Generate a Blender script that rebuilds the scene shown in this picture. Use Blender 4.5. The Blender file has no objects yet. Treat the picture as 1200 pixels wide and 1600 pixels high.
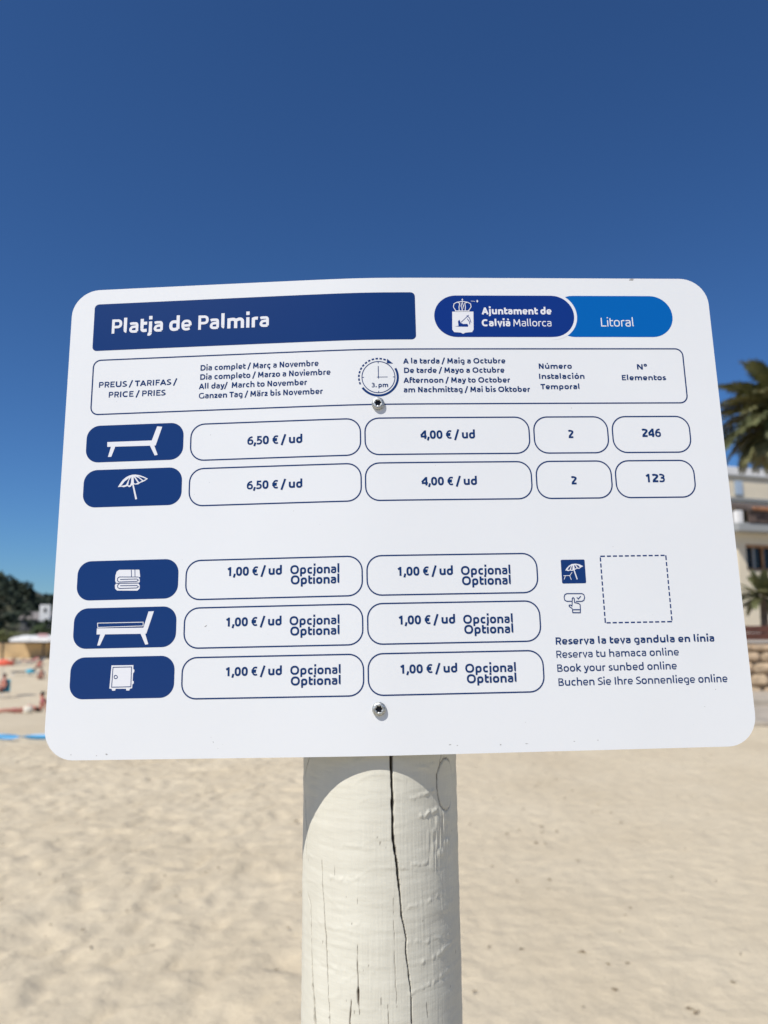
import bpy, bmesh, math, random
import numpy as np
from mathutils import Vector, Matrix, noise, geometry

scene = bpy.context.scene
COL = scene.collection
R_ = math.radians
random.seed(7)

# ------------------------------------------------------------------ camera, sky, sun, exposure
PITCH = R_(8.4)
cam_d = bpy.data.cameras.new('camera')
cam = bpy.data.objects.new('camera', cam_d); COL.objects.link(cam)
cam.location = (0, 0, 1.5); cam.rotation_euler = (R_(90) + PITCH, 0, 0)
cam_d.sensor_fit = 'VERTICAL'; cam_d.sensor_height = 36; cam_d.lens = 36 * 1155 / 1600
cam_d.clip_start = 0.05; cam_d.clip_end = 3000
cam_d.dof.use_dof = True; cam_d.dof.focus_distance = 0.66; cam_d.dof.aperture_fstop = 6.2
scene.camera = cam

SUN_AZ, SUN_EL = R_(41), R_(52)          # sun behind the camera, to its left
to_sun = Vector((-math.sin(SUN_AZ) * math.cos(SUN_EL), -math.cos(SUN_AZ) * math.cos(SUN_EL), math.sin(SUN_EL)))
world = bpy.data.worlds.new('World'); scene.world = world; world.use_nodes = True
wn = world.node_tree; bg = wn.nodes['Background']
sky = wn.nodes.new('ShaderNodeTexSky'); sky.sky_type = 'NISHITA'; sky.sun_disc = False
sky.sun_elevation = SUN_EL; sky.sun_rotation = math.atan2(to_sun.x, to_sun.y)
sky.altitude = 0; sky.air_density = 1.0; sky.dust_density = 0.0; sky.ozone_density = 6.0
tint = wn.nodes.new('ShaderNodeVectorMath'); tint.operation = 'MULTIPLY'; tint.inputs[1].default_value = (.46, .72, 1.0)   # deep Mediterranean blue
wn.links.new(sky.outputs[0], tint.inputs[0]); wn.links.new(tint.outputs[0], bg.inputs[0])
bg.inputs[1].default_value = 0.079
sun_d = bpy.data.lights.new('sun', 'SUN'); sun_d.energy = 4.2; sun_d.angle = R_(0.53); sun_d.color = (1.0, 0.955, 0.89)
sun = bpy.data.objects.new('sun', sun_d); COL.objects.link(sun)
sun.rotation_euler = to_sun.to_track_quat('Z', 'Y').to_euler()
vs = scene.view_settings
vs.view_transform = 'Standard'; vs.look = 'None'; vs.gamma = 1; vs.exposure = 0.2; vs.use_curve_mapping = False

# ------------------------------------------------------------------ helpers
def mat(name, col, rough=0.6, var=0.0, scale=20, metal=0.0, bump=0.0, bscale=60, col2=None, spec=0.5, stretch=(1, 1, 1)):
    m = bpy.data.materials.new(name); m.use_nodes = True
    nt = m.node_tree; b = nt.nodes['Principled BSDF']
    b.inputs['Roughness'].default_value = rough; b.inputs['Metallic'].default_value = metal
    b.inputs['Specular IOR Level'].default_value = spec
    b.inputs['Base Color'].default_value = (*col, 1)
    tc = nt.nodes.new('ShaderNodeTexCoord'); mp = nt.nodes.new('ShaderNodeMapping'); mp.inputs['Scale'].default_value = stretch
    nt.links.new(tc.outputs['Object'], mp.inputs[0])
    if var or col2:
        n = nt.nodes.new('ShaderNodeTexNoise'); n.inputs['Scale'].default_value = scale; n.inputs['Detail'].default_value = 5
        nt.links.new(mp.outputs[0], n.inputs['Vector'])
        r = nt.nodes.new('ShaderNodeValToRGB'); c2 = col2 or tuple(c * (1 - var) for c in col)
        r.color_ramp.elements[0].position = 0.35; r.color_ramp.elements[1].position = 0.65
        r.color_ramp.elements[0].color = (*c2, 1); r.color_ramp.elements[1].color = (*[min(1, c * (1 + (0 if col2 else var))) for c in col], 1)
        nt.links.new(n.outputs['Fac'], r.inputs[0]); nt.links.new(r.outputs[0], b.inputs['Base Color'])
    if bump:
        n2 = nt.nodes.new('ShaderNodeTexNoise'); n2.inputs['Scale'].default_value = bscale; n2.inputs['Detail'].default_value = 6
        nt.links.new(mp.outputs[0], n2.inputs['Vector'])
        bp = nt.nodes.new('ShaderNodeBump'); bp.inputs['Strength'].default_value = 0.6; bp.inputs['Distance'].default_value = bump
        nt.links.new(n2.outputs['Fac'], bp.inputs['Height']); nt.links.new(bp.outputs[0], b.inputs['Normal'])
    return m

def tag(o, label=None, cat=None, group=None, kind=None):
    if label: o['label'] = label
    if cat: o['category'] = cat
    if group: o['group'] = group
    if kind: o['kind'] = kind
    return o

def empty(name, loc, rz=0, label=None, cat=None, group=None):
    o = bpy.data.objects.new(name, None); COL.objects.link(o); o.location = loc; o.rotation_euler = (0, 0, rz)
    o.empty_display_size = 0.2
    return tag(o, label, cat, group)

class MB:
    """collects faces; build() links them as ONE mesh object"""
    def __init__(s): s.v = []; s.f = []; s.mi = []; s.cur = 0
    def add(s, vs_, fs_):
        n = len(s.v); s.v += [tuple(p) for p in vs_]
        for f in fs_: s.f.append(tuple(i + n for i in f)); s.mi.append(s.cur)
    def box(s, x0, x1, y0, y1, z0, z1, bev=0.0):
        b = min(bev, (x1-x0)/2.1, (y1-y0)/2.1, (z1-z0)/2.1)
        if b <= 0:
            s.add([(x0,y0,z0),(x1,y0,z0),(x1,y1,z0),(x0,y1,z0),(x0,y0,z1),(x1,y0,z1),(x1,y1,z1),(x0,y1,z1)],
                  [(0,3,2,1),(4,5,6,7),(0,1,5,4),(1,2,6,5),(2,3,7,6),(3,0,4,7)]); return
        def ring(z, i): return [(x0+i,y0+i,z),(x1-i,y0+i,z),(x1-i,y1-i,z),(x0+i,y1-i,z)]
        vs_ = ring(z0,b)+ring(z0+b,0)+ring(z1-b,0)+ring(z1,b); fs_ = [(3,2,1,0),(12,13,14,15)]
        for k in range(3):
            for i in range(4):
                j = (i+1) % 4; fs_.append((k*4+i, k*4+j, k*4+4+j, k*4+4+i))
        s.add(vs_, fs_)
    def tube(s, pts, rad, n=8, cap=True):
        pts = [Vector(p) for p in pts]; rad = rad if isinstance(rad, (list, tuple)) else [rad]*len(pts)
        vs_ = []; fs_ = []; up = None
        for i, p in enumerate(pts):
            d = (pts[min(i+1,len(pts)-1)] - pts[max(i-1,0)]).normalized()
            if up is None:
                a = Vector((0,0,1)) if abs(d.z) < 0.9 else Vector((1,0,0)); up = d.cross(a).normalized()
            up = (up - d*up.dot(d)).normalized(); w = d.cross(up)
            for k in range(n):
                t = 2*math.pi*k/n; vs_.append(p + (up*math.cos(t) + w*math.sin(t))*rad[i])
        for i in range(len(pts)-1):
            for k in range(n):
                a = i*n+k; b = i*n+(k+1) % n; fs_.append((a, b, b+n, a+n))
        if cap: fs_ += [tuple(range(n-1,-1,-1)), tuple(range((len(pts)-1)*n, len(pts)*n))]
        s.add(vs_, fs_)
    def build(s, name, m, parent=None, smooth=False, kind=None, loc=None):
        me = bpy.data.meshes.new(name); me.from_pydata(s.v, [], s.f); me.update()
        for mm in (m if isinstance(m, (list, tuple)) else [m]): me.materials.append(mm)
        if isinstance(m, (list, tuple)): me.polygons.foreach_set('material_index', s.mi)
        if smooth: me.polygons.foreach_set('use_smooth', [True]*len(me.polygons))
        return link(name, me, parent, kind, loc)

def link(name, me, parent=None, kind=None, loc=None):
    o = bpy.data.objects.new(name, me); COL.objects.link(o)
    if parent: o.parent = parent
    if kind: o['kind'] = kind
    if loc: o.location = loc
    return o

def copy_tree(o, parent=None):
    c = o.copy(); COL.objects.link(c); c.parent = parent
    for ch in list(o.children): copy_tree(ch, c)
    return c

def vnoise(x, y, seed=0):
    """value noise on numpy arrays, about -1..1"""
    def h(i, j):
        n = (i*374761393 + j*668265263 + seed*1442695041) & 0x7fffffff
        n = ((n ^ (n >> 13))*1274126177) & 0x7fffffff
        return ((n ^ (n >> 16)) & 0xffff)/32767.5 - 1
    i = np.floor(x).astype(np.int64); j = np.floor(y).astype(np.int64); fx = x-i; fy = y-j
    fx = fx*fx*fx*(fx*(fx*6-15)+10); fy = fy*fy*fy*(fy*(fy*6-15)+10)
    return (h(i,j)*(1-fx)+h(i+1,j)*fx)*(1-fy) + (h(i,j+1)*(1-fx)+h(i+1,j+1)*fx)*fy

def grid_mesh(name, P, m, parent=None, kind=None, wrap=False):
    """P: array rows x cols x 3"""
    r, c = P.shape[:2]; idx = np.arange(r*c).reshape(r, c)
    if wrap: nx = np.roll(idx, -1, 1); a = idx[:-1]; b = nx[:-1]; d = idx[1:]; e = nx[1:]
    else: a = idx[:-1,:-1]; b = idx[:-1,1:]; d = idx[1:,:-1]; e = idx[1:,1:]
    F = np.stack([a, b, e, d], -1).reshape(-1, 4)
    me = bpy.data.meshes.new(name); me.vertices.add(r*c); me.vertices.foreach_set('co', P.reshape(-1).astype(np.float32))
    me.loops.add(F.size); me.loops.foreach_set('vertex_index', F.reshape(-1).astype(np.int32))
    me.polygons.add(len(F)); me.polygons.foreach_set('loop_start', np.arange(0, F.size, 4, dtype=np.int32))
    me.polygons.foreach_set('loop_total', np.full(len(F), 4, dtype=np.int32))
    me.update(calc_edges=True); me.validate(); me.polygons.foreach_set('use_smooth', [True]*len(F))
    me.materials.append(m)
    return link(name, me, parent, kind)

def px(x, y, Y):
    """a direction seen from the camera height, as a point Y metres up the beach"""
    a = PITCH + math.atan((800-y)/1155); Z = 1.5 + Y*math.tan(a)
    return Vector(((x-600)/1155*(Y*math.cos(PITCH)+(Z-1.5)*math.sin(PITCH)), Y, Z))
# ------------------------------------------------------------------ ground: one sheet of sand out to the horizon
def sstep(t): t = np.clip(t, 0, 1); return t*t*(3-2*t)
def ground_z(x, y):
    x = np.asarray(x, float); y = np.asarray(y, float)
    prof = np.interp(y, [0,5,8,12,20,30,41,60,90,150,1000], [0,0,-.1,-.36,-1.05,-2.07,-2.55,-2.8,-3,-3.1,-3.1])
    return prof*sstep((1.5-x)/(4.0+.25*np.clip(y, 0, 120)))
def gz(x, y): return float(ground_z(x, y))

M_sand = mat('dry_sand', (.46,.375,.285), .95, spec=0.15)
nt = M_sand.node_tree; b = nt.nodes['Principled BSDF']
tc = nt.nodes.new('ShaderNodeTexCoord')
def nz(scale, detail=4, dist=0.0):
    n = nt.nodes.new('ShaderNodeTexNoise'); n.inputs['Scale'].default_value = scale; n.inputs['Detail'].default_value = detail
    n.inputs['Distortion'].default_value = dist; nt.links.new(tc.outputs['Object'], n.inputs['Vector']); return n
n1, n2, n3 = nz(.9, 5), nz(9, 5), nz(420, 3)
rp = nt.nodes.new('ShaderNodeValToRGB'); rp.color_ramp.elements[0].position = .3; rp.color_ramp.elements[1].position = .7
rp.color_ramp.elements[0].color = (.56,.475,.335,1); rp.color_ramp.elements[1].color = (.63,.545,.395,1)
nt.links.new(n1.outputs['Fac'], rp.inputs[0])
rp2 = nt.nodes.new('ShaderNodeValToRGB'); rp2.color_ramp.elements[0].position = .3; rp2.color_ramp.elements[1].position = .7
rp2.color_ramp.elements[0].color = (.93,.93,.93,1); rp2.color_ramp.elements[1].color = (1.06,1.05,1.03,1)
nt.links.new(n2.outputs['Fac'], rp2.inputs[0])
mx = nt.nodes.new('ShaderNodeMix'); mx.data_type = 'RGBA'; mx.blend_type = 'MULTIPLY'; mx.inputs[0].default_value = 1
nt.links.new(rp.outputs[0], mx.inputs[6]); nt.links.new(rp2.outputs[0], mx.inputs[7]); nt.links.new(mx.outputs[2], b.inputs['Base Color'])
bp = nt.nodes.new('ShaderNodeBump'); bp.inputs['Distance'].default_value = .004; bp.inputs['Strength'].default_value = .7
bp0 = nt.nodes.new('ShaderNodeBump'); bp0.inputs['Distance'].default_value = .05; bp0.inputs['Strength'].default_value = .5
nt.links.new(n2.outputs['Fac'], bp0.inputs['Height']); nt.links.new(bp0.outputs[0], bp.inputs['Normal'])
nt.links.new(n3.outputs['Fac'], bp.inputs['Height']); nt.links.new(bp.outputs[0], b.inputs['Normal'])

def graded(lo, hi, step, far, k=1.13):
    c = list(np.arange(lo, hi, step)); s = step; x = c[-1]
    while x < far: s *= k; x += s; c.append(x)
    s = step; x = c[0]; left = []
    while x > -far: s *= k; x -= s; left.append(x)
    return np.array(left[::-1]+c)
gx = graded(-5.5, 5.5, .028, 1200); gy = graded(2.0, 11.5, .028, 1200)
X, Y = np.meshgrid(gx, gy)
Z = ground_z(X, Y)
fade = sstep((13-np.hypot(X, Y-4))/5)
# scuffed, wind-softened footprints: diagonal hollows on the left, smoother sand on the right
c_, s_ = math.cos(R_(60)), math.sin(R_(60))
wx = X + .08*vnoise(X*5, Y*5, 3); wy = Y + .08*vnoise(X*5, Y*5, 4)
A1 = vnoise((wx*c_+wy*s_)*4.6, (-wx*s_+wy*c_)*9.6, 1); A2 = vnoise((wx*c_+wy*s_)*10, (-wx*s_+wy*c_)*18, 2)
A3 = vnoise(wx*24, wy*24, 5)
amp = .38 + 1.2*sstep((.7-X)/1.8)
Z = Z + fade*amp*(.0115*(A1-.5*np.abs(A1)) + .0065*A2 + .003*A3) + fade*.012*vnoise(X*.8, Y*.8, 9)
beach = grid_mesh('sand', np.stack([X, Y, Z], -1), M_sand, kind='structure')
tag(beach, 'pale dry sand of the beach')
# bits of dried seaweed and small pebbles scattered on the sand
mb = MB(); rr = random.Random(5)
def bit(x, y, s):
    a = rr.uniform(0, 6.28); z = gz(x, y)+.004; pts = []
    for k in range(4): pts.append((x+math.cos(a)*s*(k-1.5)*.5+rr.uniform(-s,s)*.15, y+math.sin(a)*s*(k-1.5)*.5+rr.uniform(-s,s)*.15, z+rr.uniform(0,.3)*s+s*.1))
    mb.tube(pts, [s*.08, s*.2, s*.17, s*.06], 5)
def gp(x_, y_):
    a = PITCH + math.atan((800-y_)/1155); Yd = -1.5/math.tan(a); v = px(x_, y_, Yd); return v.x, v.y
for (a, q, s) in [(793,1304,.05),(812,1298,.05),(845,1293,.06),(847,1302,.05),(870,1300,.06),(836,1318,.05),(852,1320,.04),(924,1270,.05),(934,1258,.04),(808,1378,.04),(860,1376,.05),(857,1390,.03),
                  (910,1490,.06),(950,1508,.04),(981,1507,.04),(962,1548,.045),(742,1552,.035),(1078,1577,.045),(1088,1584,.045),(1146,1537,.04),(815,1484,.04),(911,1574,.025),(764,1481,.035),
                  (80,1446,.03),(131,1455,.045),(70,1465,.035),(238,1480,.03),(343,1357,.05),(322,1364,.04),(276,1402,.045),(464,1282,.06),(2,1408,.05)]:
    x, y = gp(a, q)
    s *= .7
    for k in range(3): bit(x+rr.uniform(-.3,.3)*s, y+rr.uniform(-.3,.3)*s, s*rr.uniform(.28,.5))
for k in range(260): bit(rr.uniform(-4, 4.5), rr.uniform(2.6, 10), rr.uniform(.006,.018))
tag(mb.build('seaweed_litter', mat('dried_seaweed', (.20,.15,.09), .9, var=.3), kind='stuff'), 'dry brown seaweed bits scattered over the sand')

# ------------------------------------------------------------------ promenade on the right, behind a low stone retaining wall
M_conc = mat('pale_concrete', (.40,.35,.28), .9, var=.12, scale=3, bump=.01, bscale=30)
mb = MB(); mb.box(3.4, 46, 14.75, 110, -3.5, 1.08)
tag(mb.build('promenade', M_conc, kind='structure'), 'raised promenade ground behind the stone wall')
for (nm, y0, z1, x0, lab) in (('concrete_step', 10.95, .07, 4.6, 'lowest pale concrete step at the edge of the sand'), ('concrete_step', 12.95, .19, 4.3, 'upper concrete step at the foot of the stone wall')):
    mb = MB(); mb.box(x0, 30, y0, 14.4, -.3, z1, .015); o = mb.build(nm, M_conc); tag(o, lab, 'step')
wall = empty('stone_wall', (3.4, 14.4, 0), 0, 'low orange tan wall of rough stones beside the sand', 'wall')
M_mort = mat('mortar', (.42,.31,.20), .95, var=.2, scale=6)
M_stone = [mat('sandstone_%d' % i, c, .9, var=.25, scale=5, bump=.012, bscale=18) for i, c in enumerate([(.48,.35,.22),(.45,.34,.22),(.50,.37,.235),(.42,.31,.20)])]
mb = MB(); mb.box(0, 26, .1, .36, 0, 1.06); mb.build('wall_core', M_mort, wall)
def rock(w, d, h, seed):
    rn = random.Random(seed); m_ = MB(); nx_, nz_ = 4, 3; vs_ = []
    for j in range(nz_+1):
        for i in range(nx_+1):
            u = i/nx_-.5; t = j/nz_-.5; e = max(abs(u), abs(t))*2
            k = 1-.10*(abs(u)*2)**3*(abs(t)*2)**3*2
            vs_.append((u*w*k+rn.uniform(-.01,.01), -d*(1-e**4)*.35-.02+rn.uniform(-.012,.012)*(e < .9), t*h*k+rn.uniform(-.01,.01)))
    n0 = len(vs_); fs_ = []
    for j in range(nz_):
        for i in range(nx_): a = j*(nx_+1)+i; fs_.append((a, a+1, a+nx_+2, a+nx_+1))
    ring = [i for i in range(nx_+1)]+[(j+1)*(nx_+1)-1 for j in range(1, nz_+1)]+[nz_*(nx_+1)+i for i in range(nx_-1,-1,-1)]+[j*(nx_+1) for j in range(nz_-1,0,-1)]
    vs_ += [(vs_[i][0], d*.5, vs_[i][2]) for i in ring]
    for k in range(len(ring)): l = (k+1) % len(ring); fs_.append((ring[k], n0+k, n0+l, ring[l]))
    m_.add(vs_, fs_); me = bpy.data.meshes.new('stone'); me.from_pydata(m_.v, [], m_.f); me.materials.append(M_stone[seed % 4]); return me
rows_ = [(.26,.0),(.24,.26),(.22,.50),(.20,.72),(.14,.92)]
lib = {}
rs = random.Random(11)
for ri, (h, z0) in enumerate(rows_):
    x = -rs.uniform(0,.2)+.2; k = 0
    while x < 16.5:
        v_ = rs.randrange(4); w = (.30,.38,.46,.36)[v_] if ri < 4 else .5
        key = (ri, v_)
        if key not in lib: lib[key] = rock(w-.014, .14, h-.014, ri*4+v_)
        link('stone', lib[key], wall, loc=(x+w/2, .06, z0+h/2)); x += w; k += 1
# low brown timber fence standing on the wall
fn = empty('low_fence', (3.6, 14.62, 1.08), 0, 'low red brown timber fence along the top of the stone wall', 'fence')
M_brown = mat('brown_timber', (.095,.035,.022), .7, var=.25, scale=4, stretch=(1,1,6))
bm_ = MB(); bm_.box(-.05,.05,-.04,.04,-.0,.36,.006)
post0 = bm_.build('post', M_brown, fn); post0.location = (0,0,0)
for k in range(1, 14): link('post', post0.data, fn, loc=(k*1.5,0,0))
bm_ = MB(); bm_.box(.053,1.447,-.02,.02,0,.125,.004)
bd = bm_.build('board', M_brown, fn); bd.location = (0,0,.06)
for k in range(13):
    for j in range(2):
        if k or j: link('board', bd.data, fn, loc=(k*1.5,0,.06+j*.145))

# ------------------------------------------------------------------ leaves, trees and palms
def leaf_cloud(mb, cx, cy, cz, rx, ry, rz_, n, size, rng, clumps=14, shell=.45):
    cs = []
    for _ in range(clumps):
        d = Vector((rng.gauss(0,1), rng.gauss(0,1), rng.gauss(0,1))).normalized(); q = rng.uniform(shell, .85)
        cs.append((cx+d.x*rx*q, cy+d.y*ry*q, cz+d.z*rz_*q, rng.uniform(.28,.5)))
    for i in range(n):
        c = cs[rng.randrange(clumps)]; d = Vector((rng.gauss(0,1), rng.gauss(0,1), rng.gauss(0,1))).normalized()*rng.uniform(.5,1)**.5
        p = Vector((c[0]+d.x*rx*c[3], c[1]+d.y*ry*c[3], c[2]+d.z*rz_*c[3]))
        a = Vector((rng.gauss(0,1), rng.gauss(0,1), rng.gauss(0,.6))).normalized(); b_ = a.cross(Vector((rng.gauss(0,1), rng.gauss(0,1), rng.gauss(0,1)))).normalized()
        s = size*rng.uniform(.6,1.3)
        mb.add([p-a*s, p+b_*s*.6, p+a*s, p-b_*s*.6], [(0,1,2,3)])
M_pine = mat('pine_leaves', (.030,.044,.024), .85, var=.3, scale=.4)
M_olive = mat('olive_leaves', (.11,.12,.04), .8, var=.3, scale=.8)
M_green = mat('green_leaves', (.05,.075,.025), .8, var=.3, scale=.8)
M_bark = mat('bark', (.10,.075,.055), .9, var=.3, scale=6, bump=.02)
def tree(name, loc, h, r, m, label, cat='tree', group=None, seed=0, flat=.7, n=900, leaf=.3):
    rn = random.Random(seed); t = empty(name, loc, rn.uniform(0,6), label, cat, group)
    tk = MB(); top = h*.72
    tk.tube([(0,0,-.3),(rn.uniform(-.1,.1),0,h*.3),(rn.uniform(-.2,.2),rn.uniform(-.2,.2),top)], [h*.035,h*.026,h*.012], 8)
    for k in range(5):
        a = rn.uniform(0,6.28); z = h*rn.uniform(.3,.6)
        tk.tube([(0,0,z),(math.cos(a)*r*.35,math.sin(a)*r*.35,z+h*.14),(math.cos(a)*r*.65,math.sin(a)*r*.65,z+h*.22)], [h*.014,h*.01,h*.004], 6)
    tk.build('trunk', M_bark, t, smooth=True)
    c = MB(); leaf_cloud(c, 0, 0, h-r*flat, r, r, r*flat, n, leaf, rn, 16, .3); c.build('crown', m, t)
    return t

def frond_mesh(L, el, droop, seed, m, nl=56):
    rn = random.Random(seed); mb = MB(); pts = []; a = el; p = Vector((0,0,0)); N = 14
    for i in range(N+1):
        pts.append(p.copy()); p = p + Vector((math.cos(a),0,math.sin(a)))*(L/N); a -= droop/N*(.4+1.3*i/N)
    mb.cur = 1; mb.tube(pts, [L*.012*(1-i/N*.85) for i in range(N+1)], 5); mb.cur = 0
    for i in range(nl):
        t = .14+.86*i/nl; f = t*N; k = min(int(f), N-1); q = pts[k].lerp(pts[k+1], f-k); d = (pts[k+1]-pts[k]).normalized()
        n = Vector((0,1,0)); up = n.cross(d)*-1
        ll = L*.235*math.sin(math.pi*min(.97, .12+t*.84))**.7
        for sgn in (-1, 1):
            dirn = (d*rn.uniform(.7,1.0)+n*sgn*rn.uniform(.7,1.0)+up*rn.uniform(.05,.5)).normalized()
            side = dirn.cross(up).normalized()*ll*.085
            tip = q+dirn*ll+Vector((0,0,-ll*rn.uniform(.1,.35))); mid = q+dirn*ll*.55
            mb.add([q-side*.5, mid-side, tip, mid+side, q+side*.5], [(0,1,2,3),(0,3,4)])
    me = bpy.data.meshes.new('frond'); me.from_pydata(mb.v, [], mb.f); me.materials.append(m); me.materials.append(M_rachis)
    me.polygons.foreach_set('material_index', mb.mi); return me
M_frond = mat('palm_green', (.12,.13,.05), .55, var=.35, scale=1.5)
M_frond2 = mat('palm_olive', (.17,.165,.07), .6, var=.3, scale=1.5)
M_dead = mat('palm_dead', (.19,.13,.065), .8, var=.3, scale=1.5)
M_rachis = mat('palm_rachis', (.22,.17,.07), .6)
M_ptrunk = mat('palm_trunk', (.13,.095,.065), .95, var=.3, scale=5, bump=.03, bscale=12)
def palm(loc, h, L, tr, label, seed, counts, group=None):
    t = empty('palm_tree', loc, 0, label, 'palm tree', group)
    rn = random.Random(seed)
    tk = MB(); n = 18; rings = int(h/.12)+3; vs_ = []
    for j in range(rings):
        z = -.3+(h+.3)*j/(rings-1); rad = tr*(1.15-.25*min(1, z/h+.1)+.35*max(0, z/h-.86)*4)*(1+.05*(j % 2))
        for k in range(n):
            a = 2*math.pi*(k+.5*(j % 2))/n; q = rad*(1+.05*((k+j) % 2)); vs_.append((q*math.cos(a), q*math.sin(a), z))
    fs_ = [(j*n+k, j*n+(k+1) % n, (j+1)*n+(k+1) % n, (j+1)*n+k) for j in range(rings-1) for k in range(n)]+[tuple(range((rings-1)*n, rings*n))]
    tk.add(vs_, fs_); tk.build('trunk', M_ptrunk, t, smooth=False)
    kinds = [(75,.55,M_frond),(52,.7,M_frond),(30,1.2,M_frond2),(8,1.3,M_frond),(-18,1.05,M_frond2),(-48,.7,M_dead)]
    for (el, dr, m), c in zip(kinds, counts):
        ms = [frond_mesh(L*f_*(1 if el > -10 else .92 if el > -30 else .55), R_(el), dr, seed*10+int(el)+i, m) for i, f_ in enumerate((1,.9))]
        for i in range(c):
            o = link('frond', ms[i % 2], t, loc=(0,0,h)); o.rotation_euler = (rn.uniform(-.12,.12), rn.uniform(-.14,.14), 2*math.pi*(i+rn.uniform(-.3,.3))/c+el)
    return t
c = px(1230, 660, 28)
palm((c.x, 28, 1.08), c.z-1.08, 3.1, .26, 'tall date palm with drooping brown green fronds in front of the cream house', 3, (12,20,26,24,20,6))
c = px(1192, 935, 26)
palm((c.x, 26, 1.08), c.z-1.08, 1.15, .12, 'small squat palm behind the brown fence below the house', 8, (5,7,8,8,5,0))

# ------------------------------------------------------------------ the cream house behind the palms
M_cream = mat('cream_render', (.76,.67,.50), .9, var=.05, scale=.6, bump=.01, bscale=12)
M_white = mat('white_render', (.78,.77,.74), .85, var=.06, scale=.8)
M_band = mat('grey_moulding', (.33,.34,.33), .85, var=.1)
M_blue = mat('pale_blue_shutter', (.42,.52,.62), .6)
M_dark = mat('dark_glass', (.015,.017,.02), .15)
M_wood = mat('orange_wood', (.38,.20,.09), .6, var=.2, scale=6)
M_tile = mat('dark_clay_tile', (.085,.065,.055), .9, var=.4, scale=3)
M_tile2 = mat('orange_clay_tile', (.42,.19,.09), .9, var=.3, scale=3)
hs_ = empty('cream_house', (21.5, 49.0, 0), R_(18), 'three storey cream house with flat white parapet and pale shutter behind the palms', 'house')
def hb(name, m, *b, parent=None, bev=.0):
    q = MB(); q.box(*b, bev); return q.build(name, m, parent or hs_)
hb('upper_wall', M_cream, -1.2, 15, 0, 11, 7.5, 11.30)
hb('parapet', M_white, -1.3, 15.1, -.1, 11.1, 11.42, 11.98, bev=.04)
hb('cornice', M_band, -1.32, 15.12, -.13, 11.13, 11.303, 11.417)
hb('string_course', M_band, -1.25, 15.05, -.09, -.003, 9.68, 9.86)
for s0, z0 in ((2.62,10.05),(6.4,10.05),(9.6,10.05),(2.62,8.35),(6.4,8.35),(9.6,8.35)):
    w = hb('window', M_band, s0-.06, s0+.66, -.05, -.003, z0-.06, z0+1.0)
    hb('shutter', M_blue, s0, s0+.29, -.11, -.053, z0, z0+.94, parent=w); hb('shutter', M_blue, s0+.31, s0+.60, -.11, -.053, z0, z0+.94, parent=w)
hb('lower_wall', M_cream, -.35, 13, -3, -.006, 1.0, 4.62)
hb('lower_wall', M_cream, -.35, .30, -3, -.006, 4.62, 6.98); hb('lower_wall', M_cream, .30, 13, -3, -.006, 6.28, 6.98)
hb('back_wall', M_cream, .30, 13, -1.2, -1.0, 4.62, 6.28)
hb('end_wall', M_cream, -1.2, -.36, -.5, 11, 1.0, 7.497)
hb('terrace_edge', M_band, -1.05, 13.3, -4, -.009, 6.985, 7.48, bev=.03)
hb('pillar', M_white, -1.0, -.62, -3.9, -3.5, 7.483, 8.25, bev=.02)
lw = hb('window', M_wood, .30, 4.9, -2.75, -2.65, 4.625, 4.80)
hb('lintel', M_wood, .30, 4.9, -3.02, -2.86, 6.10, 6.275, parent=lw)
for k in range(7): hb('mullion', M_wood if k % 2 == 0 else M_band, .32+k*.74, .44+k*.74, -2.76, -2.64, 4.803, 6.275, parent=lw)
hb('pane', M_dark, .30, 4.9, -2.60, -2.58, 4.803, 6.275, parent=lw)
# tiled lean-to over the terrace: each run of curved tiles a part
hb('fascia', mat('brown_boards', (.10,.07,.055), .8, var=.3, scale=2), -.28, 13, -4.05, -3.95, 7.52, 8.19)
rf = MB(); rf.add([(-.3,-4.15,8.32),(13,-4.15,8.32),(13,-.15,9.32),(-.3,-.15,9.32),(-.3,-4.15,8.20),(13,-4.15,8.20),(13,-.15,9.20),(-.3,-.15,9.20)],[(0,1,2,3),(7,6,5,4),(0,4,5,1),(3,2,6,7),(0,3,7,4),(1,5,6,2)])
rfo = rf.build('roof', M_tile, hs_)
tl = MB(); tl.tube([(0,-4.22,8.36),(0,-.15,9.38)], .10, 8); tme = tl.build('tile_run', [M_tile], rfo)
for k in range(1, 60): link('tile_run', tme.data, rfo, loc=(k*.22,0,0))
eg = MB()
for k in range(60): eg.tube([(k*.22,-4.30,8.34),(k*.22,-4.16,8.38)], .105, 8)
eg.build('eaves_tiles', M_tile2, hs_)
tme.location = (0,0,0)

# ------------------------------------------------------------------ far left: wooded hill, houses, beach bar
def hill_h(x, y):
    ridge = np.interp(x, [-400,-180,-125,-104,-96.6,-89.5,-80,-50,-10,60,200,500], [20,26,19,11.5,9.6,5.6,4.2,3.2,3.5,5,8,6])
    return -3.3+(ridge+3.3)*sstep((y-118)/75)*(1-.75*sstep((y-205)/60))*(1+.05*vnoise(x*.05, y*.05, 2))
hx = np.linspace(-420, 500, 150); hy = np.linspace(112, 420, 60); HX, HY = np.meshgrid(hx, hy)
tag(grid_mesh('hill', np.stack([HX, HY, hill_h(HX, HY)], -1), mat('scrub_ground', (.055,.055,.03), .95, var=.4, scale=.1), kind='structure'), 'dark wooded hillside at the end of the beach')
mb = MB(); rn = random.Random(3)
for k in range(430):
    x = rn.uniform(-175, 40); y = rn.uniform(135, 205); z = float(hill_h(np.array(x), np.array(y))); r = rn.uniform(2.0, 3.6)
    leaf_cloud(mb, x, y, z+r*.55, r, r, r*.62, 70, .75, rn, 8, .3)
tag(mb.build('pine_wood', M_pine, kind='stuff'), 'dense dark pine wood covering the hillside')
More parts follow.
